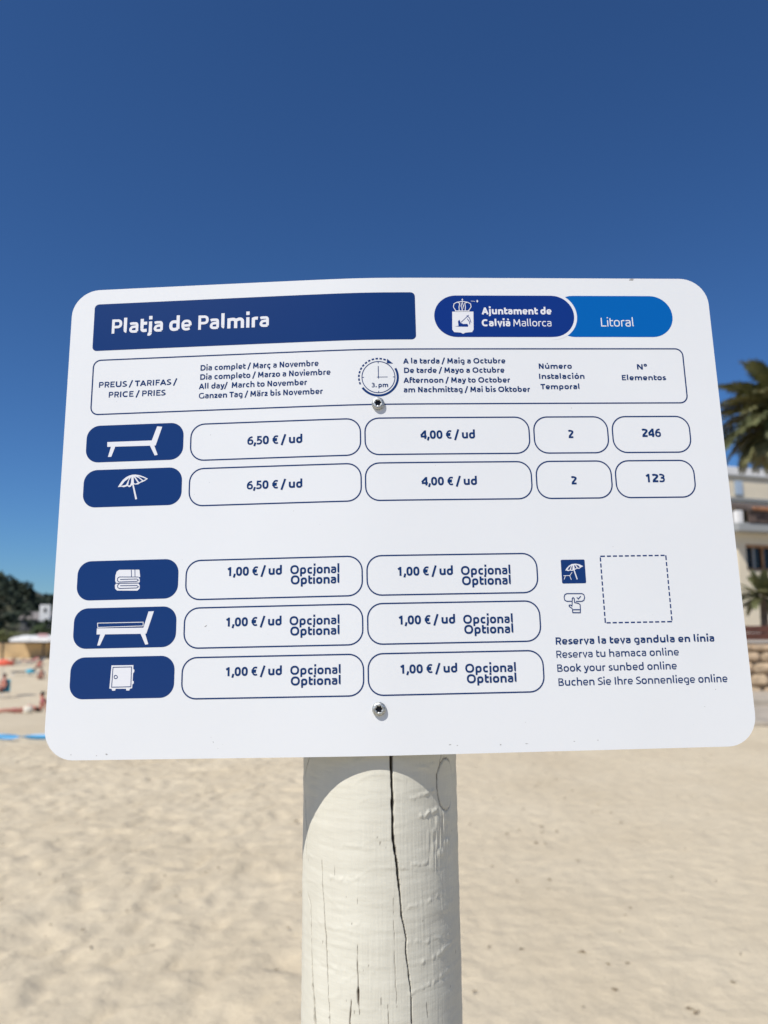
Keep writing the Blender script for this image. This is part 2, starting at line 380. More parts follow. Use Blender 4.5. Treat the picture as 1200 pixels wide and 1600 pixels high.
for i, (a, q, Y, h, r) in enumerate([(-6,900,198,5.5,3.4),(20,903,196,5,3),(44,916,194,5,2.6),(64,932,190,4,2.2)]):
    p = px(a, q, Y); tree('pine_tree', (p.x, Y, p.z-h), h, r, M_pine, ['broad dark pine at the left edge of the hill crest','dark pine on the hill crest second from the left edge','dark pine where the hill crest starts to drop','smallest dark pine above the white gable'][i], group='pines along the hill crest', seed=20+i, n=700, leaf=.6)
for i, (a, q, Y, h, r, m, lab) in enumerate([(8,979,108,3.4,2.4,M_olive,'yellow green round bush above the far tan wall'),(71,974,112,3.6,1.9,M_green,'fresh green bush beside the grey roofed house')]):
    p = px(a, q, Y); tree('bush', (p.x, Y, p.z-h), h, r, m, lab, 'bush', seed=40+i, flat=.75, n=600, leaf=.28)
p = px(49, 985, 150)
vh = empty('hill_house', (p.x, 150, p.z-3), R_(8), 'small grey roofed house with white gable tower among the pines', 'house')
def vb(name, m, *b, parent=None): q = MB(); q.box(*b); return q.build(name, m, parent or vh)
vb('wall', mat('dark_grey_stone', (.12,.12,.12), .9, var=.2, scale=1), -2.2, 3.3, 0, 5, 0, 5.2)  # dark grey stone, mottled at random
q = MB(); q.add([(-2.6,-.4,5.2),(3.6,-.4,5.2),(3.6,5.4,5.2),(-2.6,5.4,5.2),(-2.2,2.5,6.7),(3.2,2.5,6.7)],[(0,3,2,1),(0,1,5,4),(2,3,4,5),(1,2,5),(3,0,4)]); q.build('roof', mat('grey_roof', (.22,.20,.19), .9, var=.2), vh)
vb('tower', M_white, 1.6, 3.6, -.9, -.41, 3.4, 8.1); vb('window', M_dark, 2.4, 2.9, -.97, -.903, 6.6, 7.4); vb('window', mat('bright_curtain', (.5,.55,.62), .6), .3, 1.1, -.08, -.003, 2.6, 4.2)
p = px(41, 1004, 90); base = gz(p.x, 88)
bar = empty('beach_bar', (px(40,1004,90).x, 90, base), 0, 'long low beach bar with tan back wall, thin posts and white awning', 'building')
M_tan = mat('tan_wall', (.52,.37,.20), .9, var=.2, scale=.5)
def bb(name, m, *b, parent=None): q = MB(); q.box(*b); return q.build(name, m, parent or bar)
bb('back_wall', M_tan, -9, 14, 2.6, 2.9, -.3, 1.95)
bb('beam', M_dark, -9, 14, -.1, .1, 1.86, 2.05)
for k in range(5): bb('post', M_dark, -2.75+k*4.85, -2.6+k*4.85, -.08, .08, -.3, 1.857)
q = MB()
for k in range(6):
    x0 = -1.7+k*2.4; q.add([(x0,-.5,2.06),(x0+2.3,-.5,2.06),(x0+2.3,2.9,2.5),(x0,2.9,2.5),(x0,-.5,2.45),(x0+2.3,-.5,2.45),(x0+2.3,2.9,2.75),(x0,2.9,2.75)],[(3,2,1,0),(4,5,6,7),(0,1,5,4),(1,2,6,5),(2,3,7,6),(3,0,4,7)])
q.build('awning', M_white, bar)
bb('sign_board', mat('pink_board', (.5,.3,.3), .6), 1.4, 2.6, 0, .1, 2.62, 3.0)

# ------------------------------------------------------------------ parasols, loungers, tape
M_red = mat('coral_cloth', (.75,.13,.07), .7); M_cyan = mat('cyan_cloth', (.03,.36,.50), .7); M_navy = mat('navy_cloth', (.025,.03,.05), .8)
M_blu = mat('blue_cloth', (.06,.12,.25), .8); M_pink = mat('pink_cloth', (.45,.12,.13), .8); M_grey = mat('grey_cloth', (.10,.10,.11), .8); M_pale = mat('pale_cloth', (.7,.66,.55), .8)
def parasol(loc, h, r, m, label, tilt=0.0):
    t = empty('parasol', loc, 0, label, 'parasol'); t.rotation_euler = (0, tilt, 0)
    q = MB(); q.tube([(0,0,-.3),(0,0,h)], .02, 8); q.build('pole', M_white, t)
    q = MB(); n = 8; vs_ = [(0,0,h+.02)]
    for j, (f_, dz) in enumerate(((.5,-.10),(1,-.34))):
        for k in range(n*3):
            a = 2*math.pi*k/(n*3); s = 1 if k % 3 == 0 else .965; vs_.append((r*f_*s*math.cos(a), r*f_*s*math.sin(a), h+dz*r*1.1))
    n3 = n*3; fs_ = [(0,1+k,1+(k+1) % n3) for k in range(n3)]+[(1+k,1+n3+k,1+n3+(k+1) % n3,1+(k+1) % n3) for k in range(n3)]
    for k in range(n3):
        x, y, z = vs_[1+n3+k]; vs_.append((x*.995, y*.995, z-.14))
    fs_ += [(1+n3+k,1+2*n3+k,1+2*n3+(k+1) % n3,1+n3+(k+1) % n3) for k in range(n3)]
    q.add(vs_, fs_); q.build('canopy', m, t)
    q = MB()
    for k in range(n):
        a = 2*math.pi*k/n; q.tube([(0,0,h-.4),(r*.5*math.cos(a),r*.5*math.sin(a),h-.13*r)], .008, 4)
    q.build('ribs', M_white, t); return t
def ploc(a, q, Y): p = px(a, q, Y); return (p.x, Y, gz(p.x, Y))
x, y, z = ploc(2, 1085, 41); parasol((x, y, z), 2.0, .5, M_red, 'coral red parasol at the left edge of the photo')
x, y, z = ploc(47, 1054, 60); parasol((x, y, z), .55, .38, M_cyan, 'small cyan parasol set low beside a dark lounger', .1)
def lounger(loc, rz, m, label, group='sunbeds by the beach bar'):
    t = empty('sun_lounger', loc, rz, label, 'sun lounger', group)
    q = MB(); q.box(-.95,.35,-.3,.3,.28,.36,.02); q.build('bed', m, t)
    q = MB(); q.add([(.36,-.3,.28),(.36,.3,.28),(.9,.3,.62),(.9,-.3,.62),(.36,-.3,.35),(.36,.3,.35),(.86,.3,.68),(.86,-.3,.68)],[(0,1,2,3),(7,6,5,4),(0,3,7,4),(1,5,6,2),(2,6,7,3),(0,4,5,1)]); q.build('backrest', m, t)
    for sx in (-.85,.3):
        for sy in (-.25,.25): q = MB(); q.box(sx-.025,sx+.025,sy-.025,sy+.025,-.05,.278); q.build('leg', M_white, t)
    return t
for i, (a, Y, m, lab) in enumerate([(12,78,M_grey,'grey sunbed nearest the left edge below the beach bar'),(24,77,M_grey,'grey sunbed second from the left below the beach bar'),(45,79,M_pink,'pink covered sunbed in the middle of the row below the beach bar'),(57,78,M_grey,'grey sunbed next to the sign edge below the beach bar')]):
    lounger(ploc(a, 1035, Y), .3+i*.2, m, lab)
lounger(ploc(39, 1053, 60), .2, M_navy, 'dark lounger beside the small cyan parasol', None)
# blue barrier tape strung low over the sand, twisted once
tp = MB(); x0, x1 = -7.5, -3.2; n = 90; vs_ = []
for i in range(n+1):
    t = i/n; x = x0+(x1-x0)*t; yy = 12.0; zc = -.34+.06+.02*math.cos(t*7)
    tw = math.tanh((x+5.72)*4.5)*math.pi/2+math.pi/2; dz = .042*math.cos(tw); dy = .042*math.sin(tw)
    vs_ += [(x, yy-dy, zc-dz), (x, yy+dy, zc+dz), (x, yy+dy+.0012, zc+dz), (x, yy-dy+.0012, zc-dz)]
fs_ = []
for i in range(n):
    for k in range(4): l = (k+1) % 4; fs_.append((i*4+k, i*4+l, i*4+4+l, i*4+4+k))
tp.add(vs_, fs_)
bt = empty('barrier_tape', (0,0,0), 0, 'bright blue tape stretched low across the sand with one twist', 'tape')
tp.build('tape', mat('blue_tape', (.06,.33,.62), .45), bt, smooth=True)
for x in (x0, x1): q = MB(); q.tube([(x,12.02,-.7),(x,12.02,-.18)], .018, 8); q.build('stake', M_bark, bt)

# ------------------------------------------------------------------ people: one skinned body each
M_skin = mat('skin', (.42,.20,.13), .6, spec=.3); M_skin2 = mat('sunburnt_skin', (.50,.21,.15), .6, spec=.3); M_hair = mat('dark_hair', (.02,.014,.01), .7)
def skin_obj(name, J, E_, m, parent, sub=1):
    me = bpy.data.meshes.new(name); names = list(J); me.from_pydata([J[k][0] for k in names], [(names.index(a), names.index(b_)) for a, b_ in E_], [])
    o = bpy.data.objects.new(name, me); COL.objects.link(o)
    md = o.modifiers.new('s', 'SKIN'); sv = me.skin_vertices
    if not sv:
        bm2 = bmesh.new(); bm2.from_mesh(me); bm2.verts.layers.skin.verify(); bm2.to_mesh(me); bm2.free(); sv = me.skin_vertices
    for i, k in enumerate(names): sv[0].data[i].radius = J[k][1] if isinstance(J[k][1], tuple) else (J[k][1],)*2; sv[0].data[i].use_root = (i == 0)
    sd = o.modifiers.new('d', 'SUBSURF'); sd.levels = sd.render_levels = sub
    bpy.context.view_layer.update()
    ev = o.evaluated_get(bpy.context.evaluated_depsgraph_get()); nm = bpy.data.meshes.new_from_object(ev)
    o.modifiers.clear(); o.data = nm; nm.materials.clear(); nm.materials.append(m)
    for p_ in nm.polygons: p_.use_smooth = True
    o.parent = parent; return o
def person(loc, rz, pose, skin, cloth, label, top=None, hair=M_hair, s=1.0):
    t = empty('person', loc, rz, label, 'person'); t.scale = (s, s, s)
    # facing -Y; x = the figure's left
    if pose == 'sit':      # on the ground, legs out in front, knees a little raised, leaning back on the hands
        P = dict(pel=(0,0,.12), bel=(0,.03,.28), chs=(0,.05,.45), nk=(0,.03,.58), hd=(0,.0,.66), cr=(0,0,.77),
                 hl=(.1,-.05,.11), kl=(.13,-.48,.27), al=(.13,-.88,.06), tl=(.14,-.98,.13), shl=(.18,.05,.51), el=(.25,.2,.28), wl=(.26,.3,.05), fl=(.27,.38,.02))
    elif pose == 'chair':
        P = dict(pel=(0,0,.45), bel=(0,.04,.62), chs=(0,.07,.80), nk=(0,.05,.95), hd=(0,.02,1.04), cr=(0,.02,1.15),
                 hl=(.1,-.05,.44), kl=(.14,-.45,.46), al=(.14,-.5,.07), tl=(.15,-.64,.03), shl=(.19,.06,.87), el=(.25,-.02,.62), wl=(.2,-.26,.58), fl=(.18,-.36,.57))
    elif pose == 'lie':    # on the back, head at +Y
        P = dict(pel=(0,0,.11), bel=(0,.17,.11), chs=(0,.36,.12), nk=(0,.52,.11), hd=(0,.61,.13), cr=(0,.72,.13),
                 hl=(.1,-.07,.1), kl=(.13,-.47,.14), al=(.13,-.87,.06), tl=(.15,-.92,.17), shl=(.18,.42,.11), el=(.27,.17,.07), wl=(.24,-.07,.06), fl=(.23,-.17,.05))
    else:                  # standing
        P = dict(pel=(0,0,.92), bel=(0,0,1.08), chs=(0,.0,1.28), nk=(0,0,1.45), hd=(0,-.02,1.55), cr=(0,-.01,1.68),
                 hl=(.1,0,.88), kl=(.12,-.04,.48), al=(.13,.02,.08), tl=(.14,-.14,.03), shl=(.19,0,1.37), el=(.25,.02,1.08), wl=(.26,-.08,.85), fl=(.26,-.1,.75))
    Rd = dict(pel=(.14,.1), bel=(.12,.09), chs=(.15,.10), nk=.05, hd=(.075,.09), cr=(.06,.075), hl=.085, kl=.055, al=.036, tl=.03, shl=.055, el=.038, wl=.026, fl=.028)
    J = {k: (v_, Rd[k]) for k, v_ in P.items()}
    for k in list(P):
        if k in ('hl','kl','al','tl','shl','el','wl','fl'): J[k+'r'] = ((-P[k][0],)+P[k][1:], Rd[k])
    E_ = [('pel','bel'),('bel','chs'),('chs','nk'),('nk','hd'),('hd','cr')]
    for q in ('','r'): E_ += [('pel','hl'+q),('hl'+q,'kl'+q),('kl'+q,'al'+q),('al'+q,'tl'+q),('chs','shl'+q),('shl'+q,'el'+q),('el'+q,'wl'+q),('wl'+q,'fl'+q)]
    skin_obj('body', J, E_, skin, t, 2)
    g = lambda k, d=0: (J[k][0], tuple(np.array(J[k][1] if isinstance(J[k][1], tuple) else (J[k][1],)*2)+d))
    lp = lambda a, b_, f_: tuple(np.array(J[a][0])*(1-f_)+np.array(J[b_][0])*f_)
    JS = {'pel': (J['pel'][0], (.155,.115)), 'bel': (lp('pel','bel',.35), (.135,.105)), 'hl': g('hl',.02), 'hlr': g('hlr',.02), 'm': (lp('hl','kl',.45), .088), 'mr': (lp('hlr','klr',.45), .088)}
    skin_obj('shorts', JS, [('pel','bel'),('pel','hl'),('hl','m'),('pel','hlr'),('hlr','mr')], cloth, t, 1)
    if top:
        JT = {'chs': (J['chs'][0], (.165,.115)), 'bel': (J['bel'][0], (.135,.105)), 's': g('shl',.012), 'sr': g('shlr',.012), 'a': (lp('shl','el',.5), .058), 'ar': (lp('shlr','elr',.5), .058)}
        skin_obj('shirt', JT, [('chs','bel'),('chs','s'),('s','a'),('chs','sr'),('sr','ar')], top, t, 1)
    h = np.array(J['hd'][0]); c = np.array(J['cr'][0]); u = (c-h)/np.linalg.norm(c-h)
    q = MB(); bk = Vector((0,.03,0)) if pose != 'lie' else Vector((0,0,-.03))
    C0 = Vector(h*.35+c*.65)+bk; A = Vector(u); B = A.cross(Vector((1,0,0))).normalized(); vs_ = []; n = 12
    for j in range(7):
        th = -0.45+j/6*(math.pi/2+.45)
        for k in range(n): a = 2*math.pi*k/n; vs_.append(C0+(Vector((1,0,0))*math.cos(a)*.088+B*math.sin(a)*.098)*math.cos(th)+A*math.sin(th)*.095)
    q.add(vs_, [(j*n+k, j*n+(k+1) % n, (j+1)*n+(k+1) % n, (j+1)*n+k) for j in range(6) for k in range(n)]); q.build('hair', hair, t, smooth=True)
    return t
person(ploc(64, 1109, 30), R_(-78), 'sit', M_skin2, M_grey, 'person with dark hair sitting on the sand, legs stretched to the left', top=M_pink, s=1.0)
person(ploc(27, 1113, 28.8), R_(-50), 'lie', M_skin2, M_pink, 'sunbathing person lying flat on the sand next to the pale bag')
person(ploc(4, 1086, 40), R_(-30), 'chair', M_skin2, M_navy, 'person in dark clothes seated under the coral parasol', top=M_navy, s=1.05)
person(ploc(64, 1060, 56), R_(20), 'sit', M_skin, M_navy, 'small distant person in blue sitting alone on the sand', top=M_blu)
person(ploc(62, 1040, 72), R_(10), 'sit', M_skin2, M_pink, 'far person in pink sitting close below the beach bar', top=M_pink)
person(ploc(20, 1036, 76), R_(15), 'sit', M_skin, M_grey, 'far person in grey sitting between the sunbeds', top=M_grey)
# folding chair of the seated person, pale beach bag
x, y, z = ploc(4, 1086, 40)
ch = empty('beach_chair', (x, y, z), R_(-30), 'low dark folding chair under the coral parasol', 'chair')
q = MB(); q.box(-.24,.24,-.3,.2,.30,.34,.01); q.build('seat', M_navy, ch); q = MB(); q.box(-.24,.24,.21,.25,.3,.95,.01); q.build('backrest', M_cyan, ch)
for sx in (-.23,.21):
    for sy in (-.28,.2): q = MB(); q.box(sx,sx+.02,sy,sy+.02,-.03,.298); q.build('leg', M_white, ch)
x, y, z = ploc(44, 1110, 28.0)
bg_ = empty('beach_bag', (x, y, z), .4, 'pale canvas beach bag on the sand between the two sunbathers', 'bag')
q = MB(); n = 14; vs_ = []
for zz, rx, ry in ((0,.13,.08),(.03,.16,.10),(.16,.17,.10),(.27,.14,.06),(.275,.12,.045),(.12,.11,.04)):
    vs_ += [(rx*math.cos(2*math.pi*k/n), ry*math.sin(2*math.pi*k/n), zz) for k in range(n)]
q.add(vs_, [tuple(range(n-1,-1,-1))]+[(j*n+k,j*n+(k+1) % n,(j+1)*n+(k+1) % n,(j+1)*n+k) for j in range(5) for k in range(n)]+[tuple(range(5*n,6*n))]); q.build('bag_body', M_pale, bg_, smooth=True)
for sy in (-.05,.05): q = MB(); q.tube([(-.07,sy,.26),(-.05,sy,.38),(.05,sy,.38),(.07,sy,.26)], .009, 6); q.build('handle', M_pale, bg_)
# ------------------------------------------------------------------ the price sign on its round white post
# the panel is a 3 mm sheet, 603 x 427 mm, drawn in millimetres: u to the right, v downwards, e out of the face;
# it leans back a little and bends slightly backwards on both sides of the post
S_O = Vector((-.0045, .639, 1.5))
_a, _b, _c = -.193731, .001641, -.021118
def _rot(a, b_, c):
    return Matrix.Rotation(c, 3, 'Z') @ Matrix.Rotation(b_, 3, 'Y') @ Matrix.Rotation(a, 3, 'X')
_M = Matrix(((1,0,0),(0,math.sin(PITCH),math.cos(PITCH)),(0,-math.cos(PITCH),math.sin(PITCH))))
S_R = _M @ _rot(_a, _b, _c)
S_O = _M @ Vector((-.0045,.0388,.64)) + Vector((0,0,1.5))
POST_BASE = Vector((.00806, .6605, 0)); POST_DIR = Vector((-.00866,.0349,.99935)).normalized(); POST_R = .070
def S(u, v, e=0.0):
    u *= .001; v *= .001; d = u+.00789
    w = .05274*(math.sqrt(d*d+.0009)-.03)-e*.001
    return S_O + S_R @ Vector((u, v, w)) - POST_BASE
sign = empty('price_sign', POST_BASE, 0, 'white beach price sign with blue printing screwed to a round white wooden post', 'sign')

def print_mat(name, c, rough=.26):
    m = mat(name, c, rough, spec=.2); return m
M_panel = mat('white_panel', (.728,.745,.755), .26, var=.012, scale=6, spec=.35, bump=.0004, bscale=9)
M_ink = print_mat('navy_print', (.008,.036,.150)); M_ink2 = print_mat('text_blue', (.006,.033,.13))
M_pill = print_mat('royal_blue_print', (.006,.032,.20)); M_light = print_mat('light_blue_print', (.002,.11,.40)); M_wprint = print_mat('white_print', (.72,.73,.76))

def cols(u0, u1, v0, v1, r, e, left=True, right=True):
    """filled rounded rectangle laid on the sheet in narrow upright strips"""
    us = set()
    for k in range(11): t = r*(1-math.cos(math.pi/2*k/10)); us.add(round(u0+t, 4)); us.add(round(u1-t, 4))
    x = u0+r
    while x < u1-r: us.add(round(x, 4)); x += 6
    us = sorted(us); us = [q for i, q in enumerate(us) if i == 0 or q-us[i-1] > .02]; P = []
    for q in us:
        t = 0
        if left and q < u0+r: t = r-math.sqrt(max(0, r*r-(u0+r-q)**2))
        if right and q > u1-r: t = r-math.sqrt(max(0, r*r-(q-u1+r)**2))
        P.append((q, v0+t, v1-t))
    vs_ = []; fs_ = []
    for q, a, b_ in P: vs_ += [S(q, a, e), S(q, b_, e)]
    for i in range(len(P)-1): fs_.append((2*i, 2*i+1, 2*i+3, 2*i+2))
    return vs_, fs_, P
def fill(u0, u1, v0, v1, r, e, m, name, parent):
    mb = MB(); vs_, fs_, _ = cols(u0, u1, v0, v1, r, e); mb.add(vs_, fs_); return mb.build(name, m, parent)
def stroke(mb, pts, w, e, closed=False, de=.0003):
    if closed and pts[0] == pts[-1]: pts = pts[:-1]
    P = [];  n = len(pts)
    for i in range(n if closed else n-1):
        a, b_ = pts[i], pts[(i+1) % n]; L = math.hypot(b_[0]-a[0], b_[1]-a[1]); k = max(1, int(L/6))
        for j in range(k): P.append((a[0]+(b_[0]-a[0])*j/k, a[1]+(b_[1]-a[1])*j/k))
    if not closed: P.append(pts[-1])
    n = len(P); vs_ = []
    for i in range(n):
        p = P[i]; a = P[i-1] if (i > 0 or closed) else None; c = P[(i+1) % n] if (i < n-1 or closed) else None
        d1 = (p[0]-a[0], p[1]-a[1]) if a else None; d2 = (c[0]-p[0], c[1]-p[1]) if c else None
        def nn(d): l = math.hypot(*d) or 1e-9; return (-d[1]/l, d[0]/l)
        n1_ = nn(d1) if d1 else nn(d2); n2_ = nn(d2) if d2 else n1_
        mx_, my_ = n1_[0]+n2_[0], n1_[1]+n2_[1]; l = math.hypot(mx_, my_)
        if l < .3: mx_, my_ = n1_; k = 1
        else: mx_ /= l; my_ /= l; k = min(1.8, 1/max(.3, mx_*n1_[0]+my_*n1_[1]))
        o = w/2*k; ee = e+(i*de)
        vs_ += [S(p[0]+mx_*o, p[1]+my_*o, ee), S(p[0]-mx_*o, p[1]-my_*o, ee)]
    fs_ = [(2*i, 2*i+1, (2*i+3) % (2*n), (2*i+2) % (2*n)) for i in range(n if closed else n-1)]
    mb.add(vs_, fs_)
def rrect(u0, u1, v0, v1, r, n=8):
    P = []
    for cx, cy, a0 in ((u1-r, v0+r, -90), (u1-r, v1-r, 0), (u0+r, v1-r, 90), (u0+r, v0+r, 180)):
        for k in range(n+1): a = R_(a0+90*k/n); P.append((cx+r*math.cos(a), cy+r*math.sin(a)))
    return P
def poly(mb, pts, e):
    tri = geometry.tessellate_polygon([[Vector((p[0], p[1], 0)) for p in pts]]); vs_ = [S(p[0], p[1], e) for p in pts]; fs_ = []
    for t in tri:
        a, b_, c = (pts[i] for i in t); ar = (b_[0]-a[0])*(c[1]-a[1])-(b_[1]-a[1])*(c[0]-a[0])
        if abs(ar) > 1e-6: fs_.append(t if ar < 0 else t[::-1])
    mb.add(vs_, fs_)

# --- a monoline humanist alphabet, drawn as strokes (units: capital height 700, x-height 520)
XH, CH, AH, DH = 520, 700, 760, -185
def se(cx, cy, rx, ry, a0, a1, n=2.6, N=12):
    N = int(N*1.5)
    P = []
    for k in range(N+1):
        a = R_(a0+(a1-a0)*k/N); c, s = math.cos(a), math.sin(a)
        P.append((cx+rx*math.copysign(abs(c)**(2/n), c), cy+ry*math.copysign(abs(s)**(2/n), s)))
    return P
def cr(pts, N=6):
    P = []; q = [pts[0]]+list(pts)+[pts[-1]]
    for i in range(1, len(q)-2):
        for k in range(N):
            t = k/N; P.append(tuple(.5*((2*q[i][j])+(-q[i-1][j]+q[i+1][j])*t+(2*q[i-1][j]-5*q[i][j]+4*q[i+1][j]-q[i+2][j])*t*t+(-q[i-1][j]+3*q[i][j]-3*q[i+1][j]+q[i+2][j])*t**3) for j in (0,1)))
    return P+[pts[-1]]
def glyph(ch, w):
    h = w/2; X = XH; C = CH; ow = 385+w; sb = 62; x0 = sb+h; x1 = sb+ow-h-18; D = lambda x, y, s=1.15: [(x-h*s, y), (x+h*s, y)]
    def O(cx, cy, rx, ry): return ('c', se(cx, cy, rx, ry, 0, 330, N=22)+se(cx, cy, rx, ry, 330, 345, N=1)[1:])
    rx = ow/2-h; oc = 42+ow/2; ry = X/2-h+8; cy = X/2
    bowl = lambda cx: ('c', se(cx, cy, rx-8, ry, 0, 345, N=23))
    if ch == ' ': return [], 235
    if ch == 'o': return [('c', se(oc, cy, rx, ry, 0, 345, N=23))], ow+84
    if ch in 'nh' or ch == 'm':
        top = se((x0+x1)/2+10, X-h-150, (x1-x0)/2-10, 150, 100, 0, N=8); st = [[(x0, 0), (x0, X-h-16), ]+top+[(x1, 0)]]
        if ch == 'h': st = [[(x0, 0), (x0, AH)], [(x0, X-h-14)]+top+[(x1, 0)]]
        if ch == 'm':
            d = (x1-x0)*.94; t1 = se(x0+d/2+8, X-h-140, d/2-8, 140, 100, 0, N=8); t2 = [(p[0]+d, p[1]) for p in t1]
            st = [[(x0, 0), (x0, X-h-16)]+t1+[(x0+d, 0)], [(x0+d-5, X-h-60)]+t2[1:]+[(x0+2*d, 0)]]; return st, x0+2*d+h+sb-4
        return st, x1+h+sb-6
    if ch == 'u':
        b_ = se((x0+x1)/2-10, h+150, (x1-x0)/2-10, 150, 180, 280, N=8); return [[(x0, X)]+b_+[(x1, h+16), (x1, X)]], x1+h+sb
    if ch == 'r': return [[(x0, 0), (x0, X-h-26)]+cr([(x0+60, X-h-4), (x0+150, X-h+4), (x0+230, X-h-4)])], x0+h+205
    if ch == 'l': return [[(x0, AH), (x0, h+90)]+se(x0+95, h+95, 95, 88, 180, 262, N=6)], x0+h+95
    if ch in 'iíj':
        st = [[(x0, 0), (x0, X-10)]] if ch != 'j' else [[(x0+20, X), (x0+20, DH+h+70)]+se(x0-60, DH+h+80, 80, 80, 0, -85, N=6)+[(x0-110, DH+h+10)]]
        q = x0+(20 if ch == 'j' else 0)
        st.append([(q-h*1.1, 705), (q+h*1.1, 705)] if ch != 'í' else [(q-20, 610), (q+90, 760)]); return st, x0+h+sb-(0 if ch != 'j' else -18)
    if ch in 'bpdq' or ch == 'g':
        L = ch in 'bp'; cx = 70+(ow-16)/2; sx = 70+h if L else 70+ow-16-h; y0, y1 = {'b': (h+10, AH), 'p': (DH, X-h-10), 'd': (h+10, AH), 'q': (DH, X-h-10), 'g': (0, X-h-10)}[ch]
        if L: cur = se(cx, cy, rx-8, ry, 168, -168, N=22); cur = [(sx, X-h-25)]+se(cx, cy, rx-8, ry, 115, -115, N=18)+[(sx, h+25)]
        else: cx -= 28; sx -= 28; cur = [(sx, X-h-25)]+se(cx, cy, rx-8, ry, 65, 295, N=18)+[(sx, h+25)]
        st = [cur, [(sx, y0), (sx, y1)]]
        if ch == 'g': st = [[(sx, X-h-25)]+se(cx, cy+18, rx-8, ry-18, 65, 295, N=18)+[(sx, h+60)], [(sx, X-h-10), (sx, DH+h+95)]+se(sx-110, DH+h+100, 110, 95, 0, -90, N=6)+[(sx-250, DH+h+18)]]
        return st, (ow+120 if L else sx+h+sb)
    if ch in 'ce' or ch == 'ç':
        if ch == 'e': st = [[(oc-rx, cy-18), (oc+rx, cy-18)], [(oc+rx, cy-18)]+se(oc, cy, rx, ry, 4, 282, N=20)+[(oc+rx-25, h+22)]]; return st, ow+78
        st = [[(oc+rx-45, X-h-12)]+se(oc+10, cy, rx, ry, 85, 275, N=16)+[(oc+rx-45, h+12)]]
        if ch == 'ç': st.append(cr([(oc+15, 0), (oc+55, -60), (oc+30, -130), (oc-50, -150)], 4))
        return st, ow+10
    if ch in 'aàáä':
        sx = 42+ow-55-h; st = [[(75, X-h-22)]+cr([(140, X-h), (220, X-h+5)], 4)+se(sx-110, X-h-120, 110, 125, 70, 0, N=7)+[(sx, h), ], ]
        cw = sx-40; st.append([(sx, 290)]+cr([(sx-90, 298), (40+h+70, 272), (40+h, 160), (40+h+60, h+8), (sx-80, h-6), (sx, h+8)], 5))
        if ch == 'à': st.append([(sx-190, 760), (sx-80, 615)])
        if ch == 'á': st.append([(sx-120, 615), (sx-20, 760)])
        if ch == 'ä': st += [[(110-h*.3, 665), (110+h*1.7, 665)], [(sx-80, 665), (sx-80+h*2, 665)]]
        return st, sx+h+sb-4
    if ch == 's':
        W = 330+w*.6; return [cr([(W-35, X-h-18), (W*.6, X-h+4), (55+h, X-h-55), (50+h*.9, cy+75), (W*.5, cy+2), (W-35, cy-75), (W-45, h+60), (W*.5, h-6), (50, h+22)], 6)], W+38
    if ch == 't':
        x = 55+h; return [[(x, X+145), (x, h+120)]+se(x+130, h+125, 130, 122, 180, 262, N=7)+[(x+h+175, h+18)], [(x, X-h), (x+h+185, X-h)]], x+h+200
    if ch == 'f':
        x = 60+h; return [[(x, 0), (x, AH-h-130)]+se(x+130, AH-h-130, 130, 130, 180, 90, N=7)+[(x+h+165, AH-h-10)], [(x, X-h), (x+h+175, X-h)]], x+h+175
    if ch in 'vy':
        W = 400+w*.7; m_ = W/2
        if ch == 'v': return [[(20+h*.9, X), (m_+8, h*.2), (W-10-h*.5, X)]], W+12
        return [[(20+h*.9, X), (m_+10, h*.5)], [(W-5-h*.5, X), (m_+25, 15)]+cr([(m_-15, -90), (m_-80, DH+h+5), (35, DH+h+8)], 5)], W+10
    if ch == 'k': return [[(x0, 0), (x0, AH)], [(x0+330+h*.3, X), (x0+60, 285)], [(x0+60, 285), (x0+345+h*.3, 0)]], x0+370+h*.6
    if ch == 'z': W = 350+w*.5; return [[(45, X-h), (W-h*.4, X-h)], [(W-h*.6, X-h*1.6), (45+h*.9, h*1.6)], [(40, h), (W+5, h)]], W+45
    # capitals and digits
    if ch in 'OG':
        W = 600+w; cx = 45+W/2; 
        if ch == 'O': return [('c', se(cx, C/2, W/2-h, C/2-h+9, 0, 348, n=2.3, N=29))], W+90
        return [[(cx+W/2-h-50, C-h-30)]+se(cx, C/2, W/2-h, C/2-h+9, 68, 292, n=2.3, N=20)+[(cx+W/2-h-20, h+28), (cx+W/2-h-20, C/2)]], W+70
    if ch == 'C': W = 540+w; cx = 45+W/2; return [[(cx+W/2-h-50, C-h-25)]+se(cx+20, C/2, W/2-h+15, C/2-h+9, 75, 285, n=2.3, N=20)+[(cx+W/2-h-50, h+25)]], W+35
    s0 = 80+h
    if ch == 'D': return [[(s0, h), (s0, C-h)], [(s0-h, C-h), (s0+160, C-h)]+se(s0+200, C/2, 270+h*.4, C/2-h, 80, -80, n=2.4, N=16)+[(s0+160, h), (s0-h, h)]], s0+200+270+h*1.4+45
    if ch == 'B': return [[(s0, 0), (s0, C)], [(s0, C-h), (s0+150, C-h)]+se(s0+200, C*.755, 150+h*.3, C*.245-h, 80, -80, N=8)+[(s0+150, C*.51)], [(s0, C*.51), (s0+170, C*.51)]+se(s0+220, C*.255, 170+h*.3, C*.255-h, 80, -80, N=8)+[(s0, h)]], s0+220+170+h*1.3+40
    if ch in 'PR':
        st = [[(s0, 0), (s0, C)], [(s0, C-h), (s0+160, C-h)]+se(s0+190, C-h-185+h*.4, 180+h*.3, 185-h*.4, 80, -80, N=10)+[(s0, C-h-370+h*.8)]]
        if ch == 'R': st.append([(s0+210, C-h-375+h*.8), (s0+365+h*.4, 0)])
        return st, s0+190+180+h*1.3+(32 if ch == 'P' else 30)
